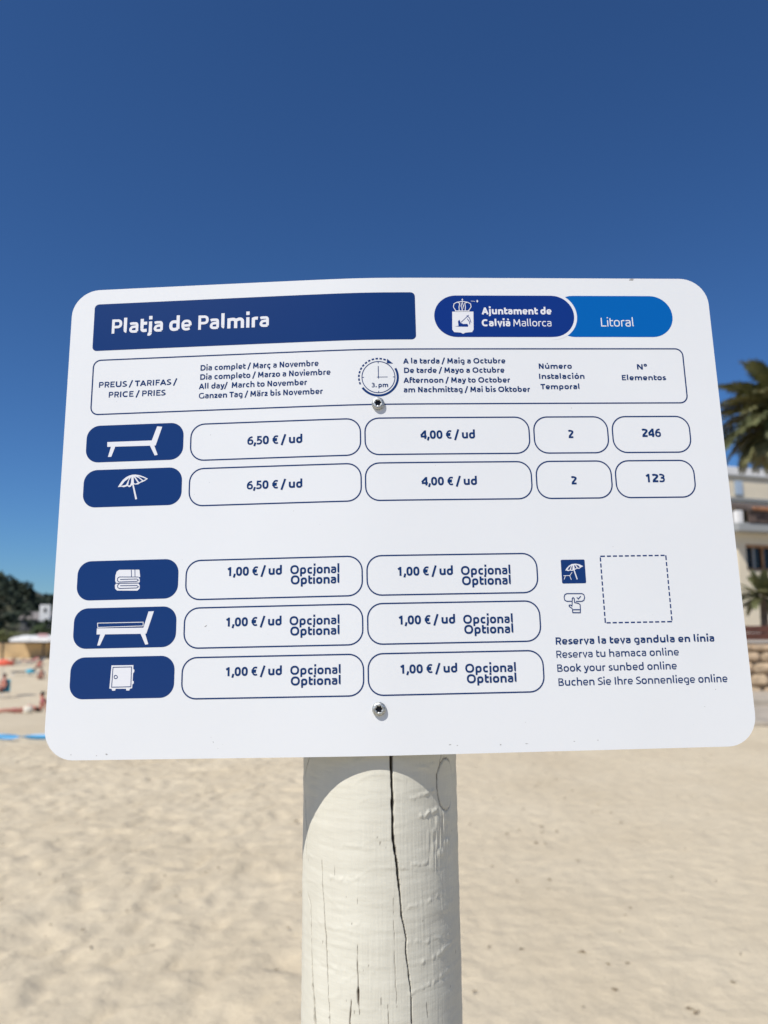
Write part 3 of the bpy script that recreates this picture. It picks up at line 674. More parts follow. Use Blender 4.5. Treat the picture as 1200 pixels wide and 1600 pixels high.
    if ch == 'A': W = 560+w*.8; return [[(20+h*.6, 0), (W/2, C-h*.4)], [(W/2, C-h*.4), (W-20-h*.6, 0)], [(W*.24, 190+h*.3), (W*.76, 190+h*.3)]], W+6
    if ch == 'E': return [[(s0, 0), (s0, C)], [(s0, C-h), (s0+390+h*.2, C-h)], [(s0, C*.52), (s0+345, C*.52)], [(s0, h), (s0+405+h*.2, h)]], s0+430+h*.3
    if ch == 'F': return [[(s0, 0), (s0, C)], [(s0, C-h), (s0+385+h*.2, C-h)], [(s0, C*.50), (s0+335, C*.50)]], s0+405+h*.3
    if ch == 'I': return [[(s0, 0), (s0, C)]], s0+h+80
    if ch == 'L': return [[(s0, 0), (s0, C)], [(s0, h), (s0+360+h*.2, h)]], s0+370+h*.3
    if ch in 'Nú' and ch == 'N': W = 500+w*.5; return [[(s0, 0), (s0, C)], [(s0+h*.2, C-h*.4), (s0+W-w-h*.2, h*.4)], [(s0+W-w, 0), (s0+W-w, C)]], s0+W-w+h+80
    if ch == 'M': W = 610+w*.7; e_ = s0+W-w; return [[(s0, 0), (s0+45, C)], [(s0+50, C-h*.6), ((s0+e_)/2, 170)], [((s0+e_)/2, 170), (e_-50, C-h*.6)], [(e_-45, C), (e_, 0)]], e_+h+70
    if ch == 'S': W = 420+w*.6; return [cr([(W-30, C-h-22), (W*.6, C-h+4), (60+h, C-h-75), (55+h, C/2+115), (W*.5, C/2+10), (W-30, C/2-110), (W-45, h+75), (W*.5, h-6), (45, h+26)], 6)], W+35
    if ch == 'T': W = 520+w*.4; return [[(15, C-h), (W-15, C-h)], [(W/2, C-w), (W/2, 0)]], W
    if ch == 'U': W = 520+w*.7; e_ = s0+W-w; m_ = (s0+e_)/2; return [[(s0, C)]+se(m_, 230, (e_-s0)/2, 230-h+6, 180, 360, N=14)+[(e_, C)]], e_+h+76
    if ch == '0': W = 440+w*.55; return [('c', se(W/2+35, C/2, W/2-h, C/2-h+8, 0, 348, n=2.5, N=29))], W+70
    if ch == '1': return [[(265+h*.6, 0), (265+h*.6, C)], [(265+h*.3, C-h*1.1), (100, C-h-105)]], 510+w*.45
    if ch == '2': W = 430+w*.5; return [cr([(65, C-h-45), (190, C-h+4), (W-70, C-h-50), (W-50, C-230), (W*.62, 320), (60+h*.8, w*.9)], 7), [(50, h), (W+18, h)]], W+68
    if ch == '3': W = 420+w*.5; return [cr([(70, C-h-18), (210, C-h+4), (W-75, C-h-70), (W-90, C*.56+20), (190, C*.52)], 6), cr([(185, C*.52), (W-80, C*.46), (W-45, 200), (W-110, h+20), (200, h-6), (55, h+24)], 6)], W+50
    if ch == '4': W = 470+w*.5; return [[(W-105, 0), (W-105, C)], [(W-110, C-h*.6), (55, 195+h)], [(40, 165+h*.4), (W+25, 165+h*.4)]], W+60
    if ch == '5': W = 420+w*.5; return [[(W-15, C-h), (120+h*.5, C-h)], [(120+h*.6, C), (105+h*.6, C*.56-h*.3)]+cr([(240, C*.58), (W-60, C*.46), (W-45, 190), (W-120, h+20), (200, h-6), (60, h+22)], 6)], W+60
    if ch == '6': W = 450+w*.5; cx = W/2+38; return [('c', se(cx, 225, W/2-h, 225-h+6, 0, 345, N=23)), cr([(W-35, C-h+5), (W*.5, C-h-55), (75+h*.6, C*.57), (cx-W/2+h, 240)], 7)], W+70
    if ch == '€': return [[(545, C-h-15)]+se(400, C/2, 235, C/2-h+8, 75, 285, n=2.3, N=16)+[(545, h+15)], [(55, C*.585), (460, C*.585)], [(55, C*.415), (440, C*.415)]], 600
    if ch == '/': return [[(25, -120), (350, AH+10)]], 375
    if ch == ',': return [[(120+h*.4, w*1.05), (60, -125)]], 225
    if ch == '.': return [[(95, h*1.1), (95+w*1.25, h*1.1)]], 245
    if ch == 'º': return [('c', se(170, 565, 110, 115, 0, 345, N=19))], 330
    base = {'é': 'e', 'ó': 'o', 'ú': 'u'}.get(ch)
    if base: st, ad = glyph(base, w); return st+[[(ad*.48, 615), (ad*.48+95, 765)]], ad
    return [], 250
def text(s, u0, u1, v, cap, wt, m, parent, e=.14, name='lettering'):
    w = wt*700; x = 0; G = []; mn = 1e9; mx_ = -1e9
    for ch in s:
        wc = w*(.84 if ch in 'aesgàáäéBEFRSPG€3568' and wt > .12 else 1); st, ad = glyph(ch, wc)
        for q in st:
            cl = isinstance(q, tuple); pts = q[1] if cl else q
            if len(pts) == 2 and ch in 'iäj' and abs(pts[0][1]-pts[1][1]) < 1 and pts[0][1] > 600: ww = w*1.15
            else: ww = wc if pts[0][1] < 590 or len(pts) > 2 or ch not in 'íéóúàá' else w*.8
            if ch == 'º': ww = w*.75
            P = [(a+x, b_) for a, b_ in pts]; G.append((P, ww, cl)); mn = min(mn, min(a for a, _ in P)-ww*.4); mx_ = max(mx_, max(a for a, _ in P)+ww*.4)
        x += ad
    kx = (u1-u0)/(mx_-mn); ky = cap/700.0; mb = MB()
    for i, (P, ww, cl) in enumerate(G): stroke(mb, [(u0+(a-mn)*kx, v-b_*ky) for a, b_ in P], ww*(kx+ky)/2, e+(i % 5)*.006, cl, .0002)
    return mb.build(name, m, parent)

# --- the panel itself
mb = MB(); vs_, fs_, P = cols(-286, 316.9, -262.4, 165, 26, 0); n = len(P)
bk = []
for q, a, b_ in P: bk += [S(q, a, -3), S(q, b_, -3)]
vs_ = vs_+bk; fs_ = fs_+[(2*n+2*i, 2*n+2*i+2, 2*n+2*i+3, 2*n+2*i+1) for i in range(n-1)]
rim = [2*i for i in range(n)]+[2*i+1 for i in range(n-1, -1, -1)]
fs_ += [(rim[i], rim[(i+1) % (2*n)], 2*n+rim[(i+1) % (2*n)], 2*n+rim[i]) for i in range(2*n)]
mb.add(vs_, fs_); panel = mb.build('panel', M_panel, sign)

T = [
('banner', 'Platja de Palmira', -246.26, -98.21, -217.39, 14.22, 0.215),
('header', 'PREUS / TARIFAS /', -255.79, -182.44, -164.4, 5.51, 0.16),
('header', 'PRICE / PRIES', -246.02, -192.83, -154.4, 5.48, 0.16),
('header', 'Dia complet / Març a Novembre', -161.4, -51.78, -176.93, 5.45, 0.16),
('header', 'Dia completo / Marzo a Noviembre', -161.45, -40.87, -168.03, 5.42, 0.16),
('header', 'All day/  March to November', -161.97, -61.96, -159.04, 5.39, 0.16),
('header', 'Ganzen Tag / März bis November', -161.72, -47.56, -149.94, 5.36, 0.16),
('header', 'A la tarda / Maig a Octubre', 25.7, 119.6, -177.16, 5.21, 0.17),
('header', 'De tarde / Mayo a Octubre', 25.77, 118.23, -168.14, 5.19, 0.17),
('header', 'Afternoon / May to October', 25.53, 123.45, -158.63, 5.16, 0.17),
('header', 'am Nachmittag / Mai bis Oktober', 25.3, 141.34, -149.57, 5.13, 0.17),
('header', 'Número', 150.52, 181.08, -171.87, 5.12, 0.17),
('header', 'Instalación', 150.15, 192.19, -162.02, 5.09, 0.17),
('header', 'Temporal', 150.37, 187.29, -152.06, 5.06, 0.17),
('header', 'Nº', 242.32, 251.72, -171.05, 5.15, 0.17),
('header', 'Elementos', 227.24, 268.65, -160.54, 5.12, 0.17),
('C1', '2', 173.02, 178.46, -105.36, 7.95, 0.18),
('D1', '246', 240.75, 258.57, -106.03, 7.99, 0.18),
('C2', '2', 172.71, 178.37, -62.42, 7.75, 0.18),
('D2', '123', 240.67, 258.16, -63.78, 7.8, 0.18),
('A1', '6,50 € / ud', -116.15, -66.77, -104.41, 7.91, 0.18),
('A2', '6,50 € / ud', -115.98, -66.73, -63.32, 7.72, 0.18),
('B1', '4,00 € / ud', 38.91, 88.26, -105.64, 7.88, 0.18),
('B2', '4,00 € / ud', 38.6, 88.08, -62.85, 7.68, 0.18),
('A3', '1,00 € / ud', -132.34, -84.5, 13.44, 7.83, 0.18),
('A4', '1,00 € / ud', -132.66, -84.5, 56.87, 7.63, 0.18),
('A5', '1,00 € / ud', -132.06, -83.96, 98.44, 7.44, 0.18),
('B3', '1,00 € / ud', 15.64, 63.63, 16.85, 7.76, 0.18),
('B4', '1,00 € / ud', 15.57, 63.96, 58.42, 7.56, 0.18),
('B5', '1,00 € / ud', 15.93, 64.14, 99.22, 7.37, 0.18),
('A3', 'Opcional', -76.75, -33.79, 13.25, 7.8, 0.17),
('A3', 'Optional', -76.27, -33.87, 22.11, 7.76, 0.17),
('A4', 'Opcional', -77.18, -34.02, 56.96, 7.59, 0.17),
('A4', 'Optional', -76.54, -34.09, 65.67, 7.55, 0.17),
('A5', 'Opcional', -76.41, -33.42, 98.32, 7.4, 0.17),
('A5', 'Optional', -75.94, -33.5, 107.12, 7.36, 0.17),
('B3', 'Opcional', 71.03, 114.56, 17.0, 7.78, 0.17),
('B3', 'Optional', 71.62, 114.36, 25.8, 7.74, 0.17),
('B4', 'Opcional', 71.26, 114.34, 58.81, 7.59, 0.17),
('B4', 'Optional', 71.84, 114.32, 67.3, 7.55, 0.17),
('B5', 'Opcional', 71.31, 114.84, 99.69, 7.4, 0.17),
('B5', 'Optional', 72.3, 114.79, 108.32, 7.36, 0.17),
('notice', 'Reserva la teva gandula en línia', 149.86, 288.14, 77.83, 6.09, 0.2),
('notice', 'Reserva tu hamaca online', 149.68, 255.92, 88.95, 6.05, 0.13),
('notice', 'Book your sunbed online', 149.68, 252.93, 100.53, 6.11, 0.13),
('notice', 'Buchen Sie Ihre Sonnenliege online', 149.96, 296.03, 112.19, 6.23, 0.13),
('pill', 'Ajuntament de', 100.17, 165.54, -225.54, 7.06, 0.19),
('pill', 'Calvià', 99.86, 126.06, -213.61, 7.01, 0.19),
('pill', 'Mallorca', 129.18, 164.77, -213.65, 7.03, 0.1),
('pill2', 'Litoral', 211.93, 243.19, -213.57, 8.68, 0.09),
('clock', '3. pm', -3.65, 11.31, -154.79, 4.28, 0.16),
]
ICON = {
'lounger':[('w',[(-245.1,-111.8),(-203.9,-111.8),(-199.5,-125.0),(-194.8,-124.4),(-200.2,-106.9),(-244.9,-107.3)]),('w',[(-241.4,-107.5),(-237.4,-107.5),(-240.7,-97.8),(-243.8,-97.8)]),('w',[(-205.5,-107.1),(-201.6,-107.3),(-198.0,-98.1),(-200.7,-97.6)])],
'umbrella':[('w',[(-233.2,-69.3),(-231.4,-72.5),(-229.1,-75.7),(-226.4,-78.1),(-223.4,-79.6),(-220.4,-80.4),(-217.3,-80.4),(-213.7,-79.7),(-210.2,-78.4),(-206.0,-76.2),(-208.3,-74.6),(-210.4,-73.5),(-212.0,-73.0),(-213.4,-72.3),(-214.7,-71.3),(-217.1,-71.2),(-218.9,-71.5),(-220.4,-70.8),(-221.6,-69.3),(-222.9,-69.0),(-224.5,-70.2),(-225.9,-69.6),(-227.8,-69.1),(-230.0,-69.7)]),('w',[(-220.2,-71.5),(-218.9,-71.6),(-215.1,-57.8),(-216.7,-57.5)]),('b',[(-230.3,-70.4),(-227.1,-74.6),(-223.1,-77.5),(-225.7,-71.4),(-227.2,-70.9)]),('b',[(-223.9,-70.7),(-223.2,-75.3),(-221.3,-78.4),(-221.3,-73.5),(-222.1,-70.7)]),('b',[(-219.2,-77.9),(-218.7,-77.8),(-215.2,-72.8),(-217.2,-72.0),(-218.6,-72.5)]),('b',[(-217.8,-78.5),(-214.5,-77.2),(-211.3,-74.4),(-213.9,-73.2)]),('b',[(-215.0,-78.8),(-210.6,-77.4),(-207.7,-76.0),(-210.3,-74.9)])],
'towel':[('w',[(-230.5,6.9),(-228.3,5.3),(-210.2,5.7),(-209.2,12.1),(-210.8,12.2),(-209.5,14.1),(-209.4,16.4),(-210.5,17.7),(-209.3,19.5),(-209.2,22.1),(-211.1,24.0),(-229.2,23.5),(-231.1,21.8),(-231.5,18.9),(-230.4,17.1),(-231.4,14.9),(-231.4,10.4)]),('s',0.55,[(-228.0,11.6),(-210.8,12.1)]),('s',0.55,[(-214.2,5.5),(-213.8,12.0)]),('s',0.55,[(-217.4,5.6),(-216.9,11.9)]),('s',0.55,[(-228.0,11.6),(-229.3,12.7),(-229.4,14.9),(-227.8,16.0),(-212.0,15.9),(-210.7,14.8),(-212.1,13.8),(-227.0,13.8)]),('s',0.6,[(-230.4,17.1),(-210.1,17.4)]),('s',0.55,[(-227.7,17.6),(-229.0,18.9),(-228.9,20.7),(-227.5,21.7),(-211.7,21.6),(-210.4,20.6),(-211.8,19.5),(-226.7,19.3)])],
'mattress':[('w',[(-245.5,55.8),(-204.4,56.1),(-200.5,42.3),(-195.8,42.2),(-201.7,61.3),(-245.5,61.0)]),('w',[(-242.1,60.7),(-237.8,60.7),(-242.0,70.4),(-244.4,70.5)]),('w',[(-206.8,61.0),(-202.8,60.9),(-199.6,70.2),(-202.2,70.6)]),('t',0.6,[(-245.1,51.3),(-204.8,51.4),(-204.7,54.6),(-244.7,55.0),(-245.1,51.3)])],
'safe':[('w',[(-230.9,87.5),(-211.8,87.6),(-211.8,90.8),(-210.8,91.5),(-210.8,93.4),(-211.8,94.4),(-211.9,100.6),(-210.8,101.2),(-210.9,102.9),(-211.9,103.7),(-212.1,106.9),(-214.0,107.3),(-214.4,108.7),(-217.0,108.7),(-217.4,107.2),(-226.3,107.1),(-226.7,108.6),(-229.3,108.6),(-229.7,107.1),(-231.8,106.8)]),('s',0.6,[(-229.5,89.1),(-213.3,89.1),(-213.2,105.6),(-229.9,105.7),(-229.5,89.1)]),('s',0.6,[(-226.7,95.8),(-225.6,96.5),(-225.2,97.4),(-225.7,98.4),(-226.8,98.7),(-227.9,98.2),(-228.2,97.1),(-227.8,96.1),(-226.7,95.8)])],
'umbrella_small':[('w',[(162.1,14.6),(163.3,12.6),(165.6,10.4),(168.3,8.9),(171.6,8.6),(174.9,9.2),(178.3,10.9),(176.1,12.0),(174.6,13.1),(172.7,12.9),(171.3,13.6),(169.8,14.2),(168.4,14.9),(166.5,14.5),(164.6,15.0),(163.2,14.4)]),('w',[(169.4,14.2),(170.4,14.1),(172.6,22.2),(171.7,22.4)]),('b',[(164.0,13.9),(165.5,11.8),(167.7,10.2),(166.1,13.9)]),('b',[(167.3,13.9),(167.9,11.4),(169.0,10.0),(168.5,13.9)]),('b',[(170.3,9.8),(171.2,10.1),(172.3,12.4),(170.6,13.0)]),('b',[(171.8,9.5),(174.1,10.3),(175.4,12.0),(173.5,12.3)]),('t',0.5,[(160.3,19.0),(165.9,18.9),(168.0,16.1)]),('t',0.5,[(165.7,19.1),(166.9,22.6)]),('t',0.5,[(161.9,19.2),(160.6,22.2)])],
'hand':[('s',0.75,[(162.0,34.5),(175.4,34.7),(177.0,35.7),(177.5,38.0),(176.7,40.4),(174.9,41.4),(169.6,41.3)]),('s',0.75,[(165.8,41.2),(161.6,41.1),(159.9,40.1),(159.5,37.7),(160.3,35.4),(162.0,34.5)]),('s',0.75,[(166.1,47.5),(163.4,45.6),(163.5,44.4),(164.9,44.4),(165.9,45.3),(166.6,38.7),(167.4,38.0),(168.3,38.8),(168.4,42.3),(171.7,43.1),(173.1,44.2),(173.0,48.0)]),('s',0.75,[(166.1,48.4),(173.0,48.5),(172.8,51.1),(166.1,50.9),(166.1,48.4)]),('s',0.7,[(170.6,37.9),(171.8,39.3),(174.2,36.9)])],
'crest':[('w',[(72.5,-228.2),(92.3,-228.3),(91.7,-210.4),(90.2,-207.9),(83.9,-207.4),(81.8,-206.2),(79.7,-207.4),(73.5,-207.9),(71.9,-210.4)]),('b',[(74.0,-213.6),(77.8,-214.1),(77.5,-218.7),(79.0,-220.2),(79.9,-217.1),(82.4,-215.9),(86.0,-216.1),(86.9,-214.6),(86.6,-213.1),(78.7,-213.2)]),('s',0.5,[(80.1,-217.4),(87.8,-224.8)]),('s',0.6,[(85.9,-224.4),(88.4,-221.9),(89.6,-217.2)]),('s',0.6,[(86.2,-221.2),(88.0,-218.4),(88.4,-215.5)]),('t',0.7,[(75.8,-229.1),(73.8,-232.7),(74.4,-235.9),(77.3,-237.6),(79.9,-236.6),(79.0,-232.7),(79.1,-229.2)]),('t',0.7,[(87.8,-229.2),(90.3,-232.8),(90.0,-236.0),(87.2,-237.6),(84.5,-236.6),(85.0,-232.8),(84.6,-229.2)]),('t',0.8,[(81.9,-229.2),(81.0,-234.0),(82.2,-237.6),(83.2,-234.0),(81.9,-229.2)]),('t',0.9,[(75.2,-228.8),(88.6,-228.8)]),('t',0.7,[(77.3,-237.6),(82.3,-238.4),(87.2,-237.6)]),('t',0.6,[(82.3,-238.4),(82.4,-241.2)]),('t',0.5,[(81.5,-240.0),(83.2,-240.0)]),('t',0.35,[(90.3,-238.8),(94.2,-238.4)]),('w',[(95.4,-238.7),(96.4,-240.2),(97.3,-238.7),(96.3,-237.2)])],
}
def icon(key, parent, name='icon', e=.14):
    mb = MB(); mats = [M_wprint, M_ink, M_pill]
    blue = 2 if key == 'crest' else 1
    for i, it in enumerate(ICON[key]):
        k = it[0]; mb.cur = 0 if k in 'wt' else blue; n0 = len(mb.f)
        if k in 'wb': poly(mb, it[1], e+i*.012)
        else: stroke(mb, it[2], it[1], e+.1+i*.012, it[2][0] == it[2][-1])
    return mb.build(name, mats, parent)
LW = 1.18
par = {}
par['banner'] = fill(-264.2, 38.2, -247.7, -200.8, 4.2, .1, M_ink, 'title_banner', sign)
pd = fill(166.2, 280.7, -244.5, -203.1, 20.6, .08, M_light, 'coast_plaque', sign)
mb = MB(); pts = [(165, -247.5)]+[(166.2+23.4*math.cos(R_(a)), -223.8+23.4*math.sin(R_(a))) for a in range(-90, 91, 6)]+[(165, -200.1)]
poly(mb, pts, .10); o = mb.build('white_arc', M_wprint, pd)
par['pill2'] = pd
par['pill'] = fill(55.6, 186.9, -244.5, -203.1, 20.69, .13, M_pill, 'town_plaque', sign)
icon('crest', par['pill'], 'crest', .18)
mb = MB(); stroke(mb, rrect(-262.2, 286.7, -191.4, -138.5, 7), LW, .12, True, 0); par['header'] = mb.build('header_box', M_ink2, sign)
RV = [(-125.5,-91.6),(-83.9,-49.9),(-1,33.1),(40.3,74.5),(82.4,116.6)]
BV = [(-127.7,-93.0),(-85.9,-51.4),(-3.0,31.5),(38.3,73.0),(80.3,115.3)]
CU = {'A': [(-168,-14.3),(-168,-14.3),(-168.4,-14.6),(-168.6,-14.8),(-169.2,-14.7)], 'B': [(-10.2,137.8),(-10.4,137.4),(-10.4,137.4),(-10.5,137.4),(-10.7,137.7)], 'C': [(142.2,209.8),(141.9,209.8)], 'D': [(214.2,285.8),(213.7,285.7)]}
for c_, L in CU.items():
    for i, (a, b_) in enumerate(L):
        mb = MB(); stroke(mb, rrect(a, b_, RV[i][0], RV[i][1], 12.5), LW, .12, True, 0); par[c_+str(i+1)] = mb.build('price_box' if c_ in 'AB' else 'number_box', M_ink2, sign)
for i, ((a, b_), (v0, v1), k) in enumerate(zip([(-264.6,-174.8),(-264.9,-174.9),(-265.5,-175.3),(-266.2,-175.7),(-266.7,-175.9)], BV, ['lounger','umbrella','towel','mattress','safe'])):
    bdg = fill(a, b_, v0, v1, 12, .1, M_ink, 'icon_badge', sign)
    bdg['label'] = ['navy badge with a sunbed symbol', 'navy badge with a parasol symbol', 'navy badge with folded towels', 'navy badge with a cushioned sunbed symbol', 'navy badge with a safe symbol'][i]
    icon(k, bdg)
bdg = fill(158.7, 179.9, 5, 25.8, 1.2, .1, M_ink, 'booking_badge', sign); icon('umbrella_small', bdg)
icon('hand', sign, 'pressing_hand_symbol')
# dashed square
mb = MB(); q0, q1, w0, w1 = 194, 252.6, 2.4, 60.2; nd = 11
for k in range(nd):
    for (fx, fy, gx_, gy_) in ((q0, w0, q1, w0), (q1, w0, q1, w1), (q1, w1, q0, w1), (q0, w1, q0, w0)):
        t0 = (k+.12)/nd if k else 0; t1 = (k+.80)/nd
        stroke(mb, [(fx+(gx_-fx)*t0, fy+(gy_-fy)*t0), (fx+(gx_-fx)*t1, fy+(gy_-fy)*t1)], 1.15, .12, de=0)
mb.build('dashed_square', M_ink, sign)
# clock symbol
mb = MB(); cu, cv = 2.8, -164.5
circ = lambda r, a0, a1, n=40: [(cu+r*math.cos(R_(a0+(a1-a0)*k/n)), cv+r*math.sin(R_(a0+(a1-a0)*k/n))) for k in range(n+1)]
stroke(mb, circ(15.0, 0, 360, 64), .75, .12, True, 0)
arc = circ(17.6, -28, 146, 40)
stroke(mb, arc, 2.0, .13, de=0)
for k in range(13): a = 158+k*11.6; stroke(mb, circ(17.8, a, a+7.4, 5), 1.5, .13, de=0)
poly(mb, [(cu+17.8*math.cos(R_(-58))-1.2, cv+17.8*math.sin(R_(-58))-2.4), (cu+17.8*math.cos(R_(-44))+.8, cv+17.8*math.sin(R_(-44))-.4), (cu+17.8*math.cos(R_(-58))-1.6, cv+17.8*math.sin(R_(-58))+1.9)], .16)
stroke(mb, [(cu, cv+1.4), (cu, cv-10.6)], .7, .12); stroke(mb, [(cu-1.4, cv), (cu+8.4, cv)], .5, .14)
for a in (0, 90, 180, 270): stroke(mb, [(cu+14.6*math.cos(R_(a)), cv+14.6*math.sin(R_(a))), (cu+13.2*math.cos(R_(a)), cv+13.2*math.sin(R_(a)))], .6, .15)
par['clock'] = mb.build('clock_symbol', M_ink, par['header'])
par['notice'] = None
for i, (k, s, u0, u1, v, cap, wt) in enumerate(T):
    white = k in ('banner', 'pill', 'pill2'); p_ = par[k]
    if k == 'clock': p_ = par['header']
    o = text(s, u0, u1, v, cap, wt*(1.34 if k in ('header', 'clock') else 1.04 if k == 'banner' else 1.12 if wt == .2 else 1.32), M_wprint if white else M_ink2, p_ or sign, .2 if white else .13+.04*(s == 'Optional'), 'lettering' if p_ else 'notice_lettering')
# scuffs and specks on the sheet
mb = MB(); rn = random.Random(9)
def speck(u, v, s, a=0.0, asp=1.0):
    n = 7; pts = []
    for k in range(n): t = 2*math.pi*k/n; r = s*rn.uniform(.6, 1.1); x, y = r*math.cos(t)*asp, r*math.sin(t); pts.append((u+x*math.cos(a)-y*math.sin(a), v+x*math.sin(a)+y*math.cos(a)))
    poly(mb, pts, .06+rn.random()*.01)
for u, v, s, a, asp in [(244.5,-261.2,1.3,0,2.2),(-231.5,160.5,.7,.3,1.6),(-240,161.5,.4,0,1.5),(-141,152,.35,1.2,2.5),(-143,148,.25,0,1),(-137,157,.3,.5,1),(-133,154,.25,.5,1),(-150,56,.5,-.6,3.5),(-147,60,.25,0,1),(206,-6,.3,0,1),(56,157.5,.45,0,2.5),(62,158.2,.4,0,2),(98,158.6,.5,0,2),
    (285,118,.4,0,1.2),(274,132,.3,0,1.3),(120,141,.35,0,1),(178,-134,.4,0,1.2),(258,-168,.25,0,1),(41,-114,.25,0,1),(52,-81,.3,0,1),(-150,-115,.3,1.2,1.5),(180,157,.3,0,2.4),(160,157.4,.25,0,4),(-262,160.5,.35,0,2),(120,158.3,.3,0,5),(-96,64,.2,0,1),(-60,-206,.3,0,1.2)]: speck(u, v, s, a, asp)
for k in range(46): speck(rn.uniform(-280, 310), rn.uniform(-258, 160), rn.uniform(.09, .2), rn.uniform(0, 3), rn.uniform(1, 2.5))
mb.build('scuff_marks', mat('grime', (.33,.32,.30), .8), sign, kind='stuff')

# --- screws: domed washer head with a six-lobed socket
M_zinc = mat('zinc', (.47,.48,.46), .48, var=.45, scale=900, metal=1.0, bump=.0003, bscale=1400); M_sock = mat('socket_dark', (.03,.03,.035), .5, metal=.6)
def screw(u, v, a0):
    mb = MB(); n = 48; prof = [(5.75,.0,0),(5.8,1.1,0),(5.6,2.3,0),(5.1,3.0,0),(4.2,3.35,0),(3.3,3.45,0),(2.75,3.40,1),(2.55,3.1,1)]
    def ring(r, e, lobed):
        o = []
        for k in range(n):
            t = 2*math.pi*k/n+a0; q = r*(1+.16*math.cos(6*t)) if lobed else r*(1+.012*((k % 2)*2-1)*(r > 5.2)); o.append(S(u+q*math.cos(t), v+q*math.sin(t), e))
        return o
    vs_ = []
    for r, e, l in prof: vs_ += ring(r, e, l)
    mb.add(vs_, [(j*n+k, (j+1)*n+k, (j+1)*n+(k+1) % n, j*n+(k+1) % n) for j in range(len(prof)-1) for k in range(n)])
    o = mb.build('screw', M_zinc, sign, smooth=True)
    mb = MB(); vs_ = ring(2.54, 3.09, 1)+ring(2.2, 1.1, 1); mb.add(vs_, [(k, n+k, n+(k+1) % n, (k+1) % n) for k in range(n)]+[tuple(range(2*n-1, n-1, -1))]); mb.build('socket', M_sock, o)
screw(2.0, -138.8, .2); screw(-2.2, 127.6, .55)

# --- the post: turned timber, painted white, checked along the grain
ph = np.concatenate([np.arange(-178, -88, 8), np.arange(-88, 88.1, .42), np.arange(94, 180, 8)])
hh = np.concatenate([np.arange(-.4, 1.10, .06), np.arange(1.10, 1.43, .0013), np.arange(1.45, 1.806, .03), [1.806]])
PH, HH = np.meshgrid(ph, hh); arc_ = PH*math.pi/180*POST_R      # metres round the post
disp = np.zeros_like(PH); bare_shade = np.zeros_like(PH)
def crack(pts, w0, depth, wob=.25, bw=1.0, seed=0, bare_shade_k=1.0):
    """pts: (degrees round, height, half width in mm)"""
    global disp, bare_shade
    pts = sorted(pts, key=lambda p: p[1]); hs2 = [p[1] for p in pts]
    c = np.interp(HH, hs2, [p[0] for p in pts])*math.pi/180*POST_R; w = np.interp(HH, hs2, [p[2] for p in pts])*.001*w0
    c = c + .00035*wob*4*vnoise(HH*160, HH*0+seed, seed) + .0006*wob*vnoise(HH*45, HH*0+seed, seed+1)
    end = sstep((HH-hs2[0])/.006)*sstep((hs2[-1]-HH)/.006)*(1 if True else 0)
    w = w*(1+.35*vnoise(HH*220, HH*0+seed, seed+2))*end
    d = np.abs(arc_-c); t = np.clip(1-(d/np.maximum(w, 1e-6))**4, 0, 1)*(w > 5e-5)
    disp -= depth*t*np.minimum(1, w/.0009); bare_shade = np.maximum(bare_shade, bare_shade_k*np.clip(1.35-(d/np.maximum(w*bw, 1e-6)), 0, 1)*(w > 5e-5))  # raw wood colour, also paints shade into cracks too fine for the mesh
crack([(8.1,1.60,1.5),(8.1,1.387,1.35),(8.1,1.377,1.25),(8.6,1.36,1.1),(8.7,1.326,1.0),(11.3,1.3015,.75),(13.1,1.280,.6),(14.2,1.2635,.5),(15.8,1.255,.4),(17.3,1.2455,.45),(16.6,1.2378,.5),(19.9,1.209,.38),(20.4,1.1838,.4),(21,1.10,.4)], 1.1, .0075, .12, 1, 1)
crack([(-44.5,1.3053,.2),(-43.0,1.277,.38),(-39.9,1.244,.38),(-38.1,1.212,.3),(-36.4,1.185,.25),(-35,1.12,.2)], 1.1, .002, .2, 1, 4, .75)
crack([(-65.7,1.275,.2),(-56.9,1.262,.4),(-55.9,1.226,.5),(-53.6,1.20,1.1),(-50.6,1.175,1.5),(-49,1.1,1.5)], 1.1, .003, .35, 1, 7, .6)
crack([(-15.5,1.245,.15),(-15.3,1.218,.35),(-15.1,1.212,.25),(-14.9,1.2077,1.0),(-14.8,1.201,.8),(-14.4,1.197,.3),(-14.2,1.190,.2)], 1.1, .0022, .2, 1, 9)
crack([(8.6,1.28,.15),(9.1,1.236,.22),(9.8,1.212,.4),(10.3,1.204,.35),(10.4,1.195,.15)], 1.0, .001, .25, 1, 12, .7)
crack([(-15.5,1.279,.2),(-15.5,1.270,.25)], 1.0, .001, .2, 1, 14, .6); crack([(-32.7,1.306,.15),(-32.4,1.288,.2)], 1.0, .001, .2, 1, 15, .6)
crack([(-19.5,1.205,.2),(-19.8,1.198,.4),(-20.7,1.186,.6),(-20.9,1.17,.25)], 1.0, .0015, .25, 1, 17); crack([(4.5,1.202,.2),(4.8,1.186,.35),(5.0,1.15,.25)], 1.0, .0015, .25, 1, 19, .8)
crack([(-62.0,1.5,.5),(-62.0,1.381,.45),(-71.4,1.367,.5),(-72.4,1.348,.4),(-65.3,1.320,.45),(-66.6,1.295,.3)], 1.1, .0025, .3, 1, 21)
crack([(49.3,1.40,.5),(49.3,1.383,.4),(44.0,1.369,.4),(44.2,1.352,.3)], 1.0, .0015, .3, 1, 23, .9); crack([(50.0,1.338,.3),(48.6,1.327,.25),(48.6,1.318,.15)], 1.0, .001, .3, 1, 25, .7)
crack([(31,1.199,.2),(31.5,1.191,.45),(32,1.183,.2)], 1.0, .001, .3, 1, 27, .7)
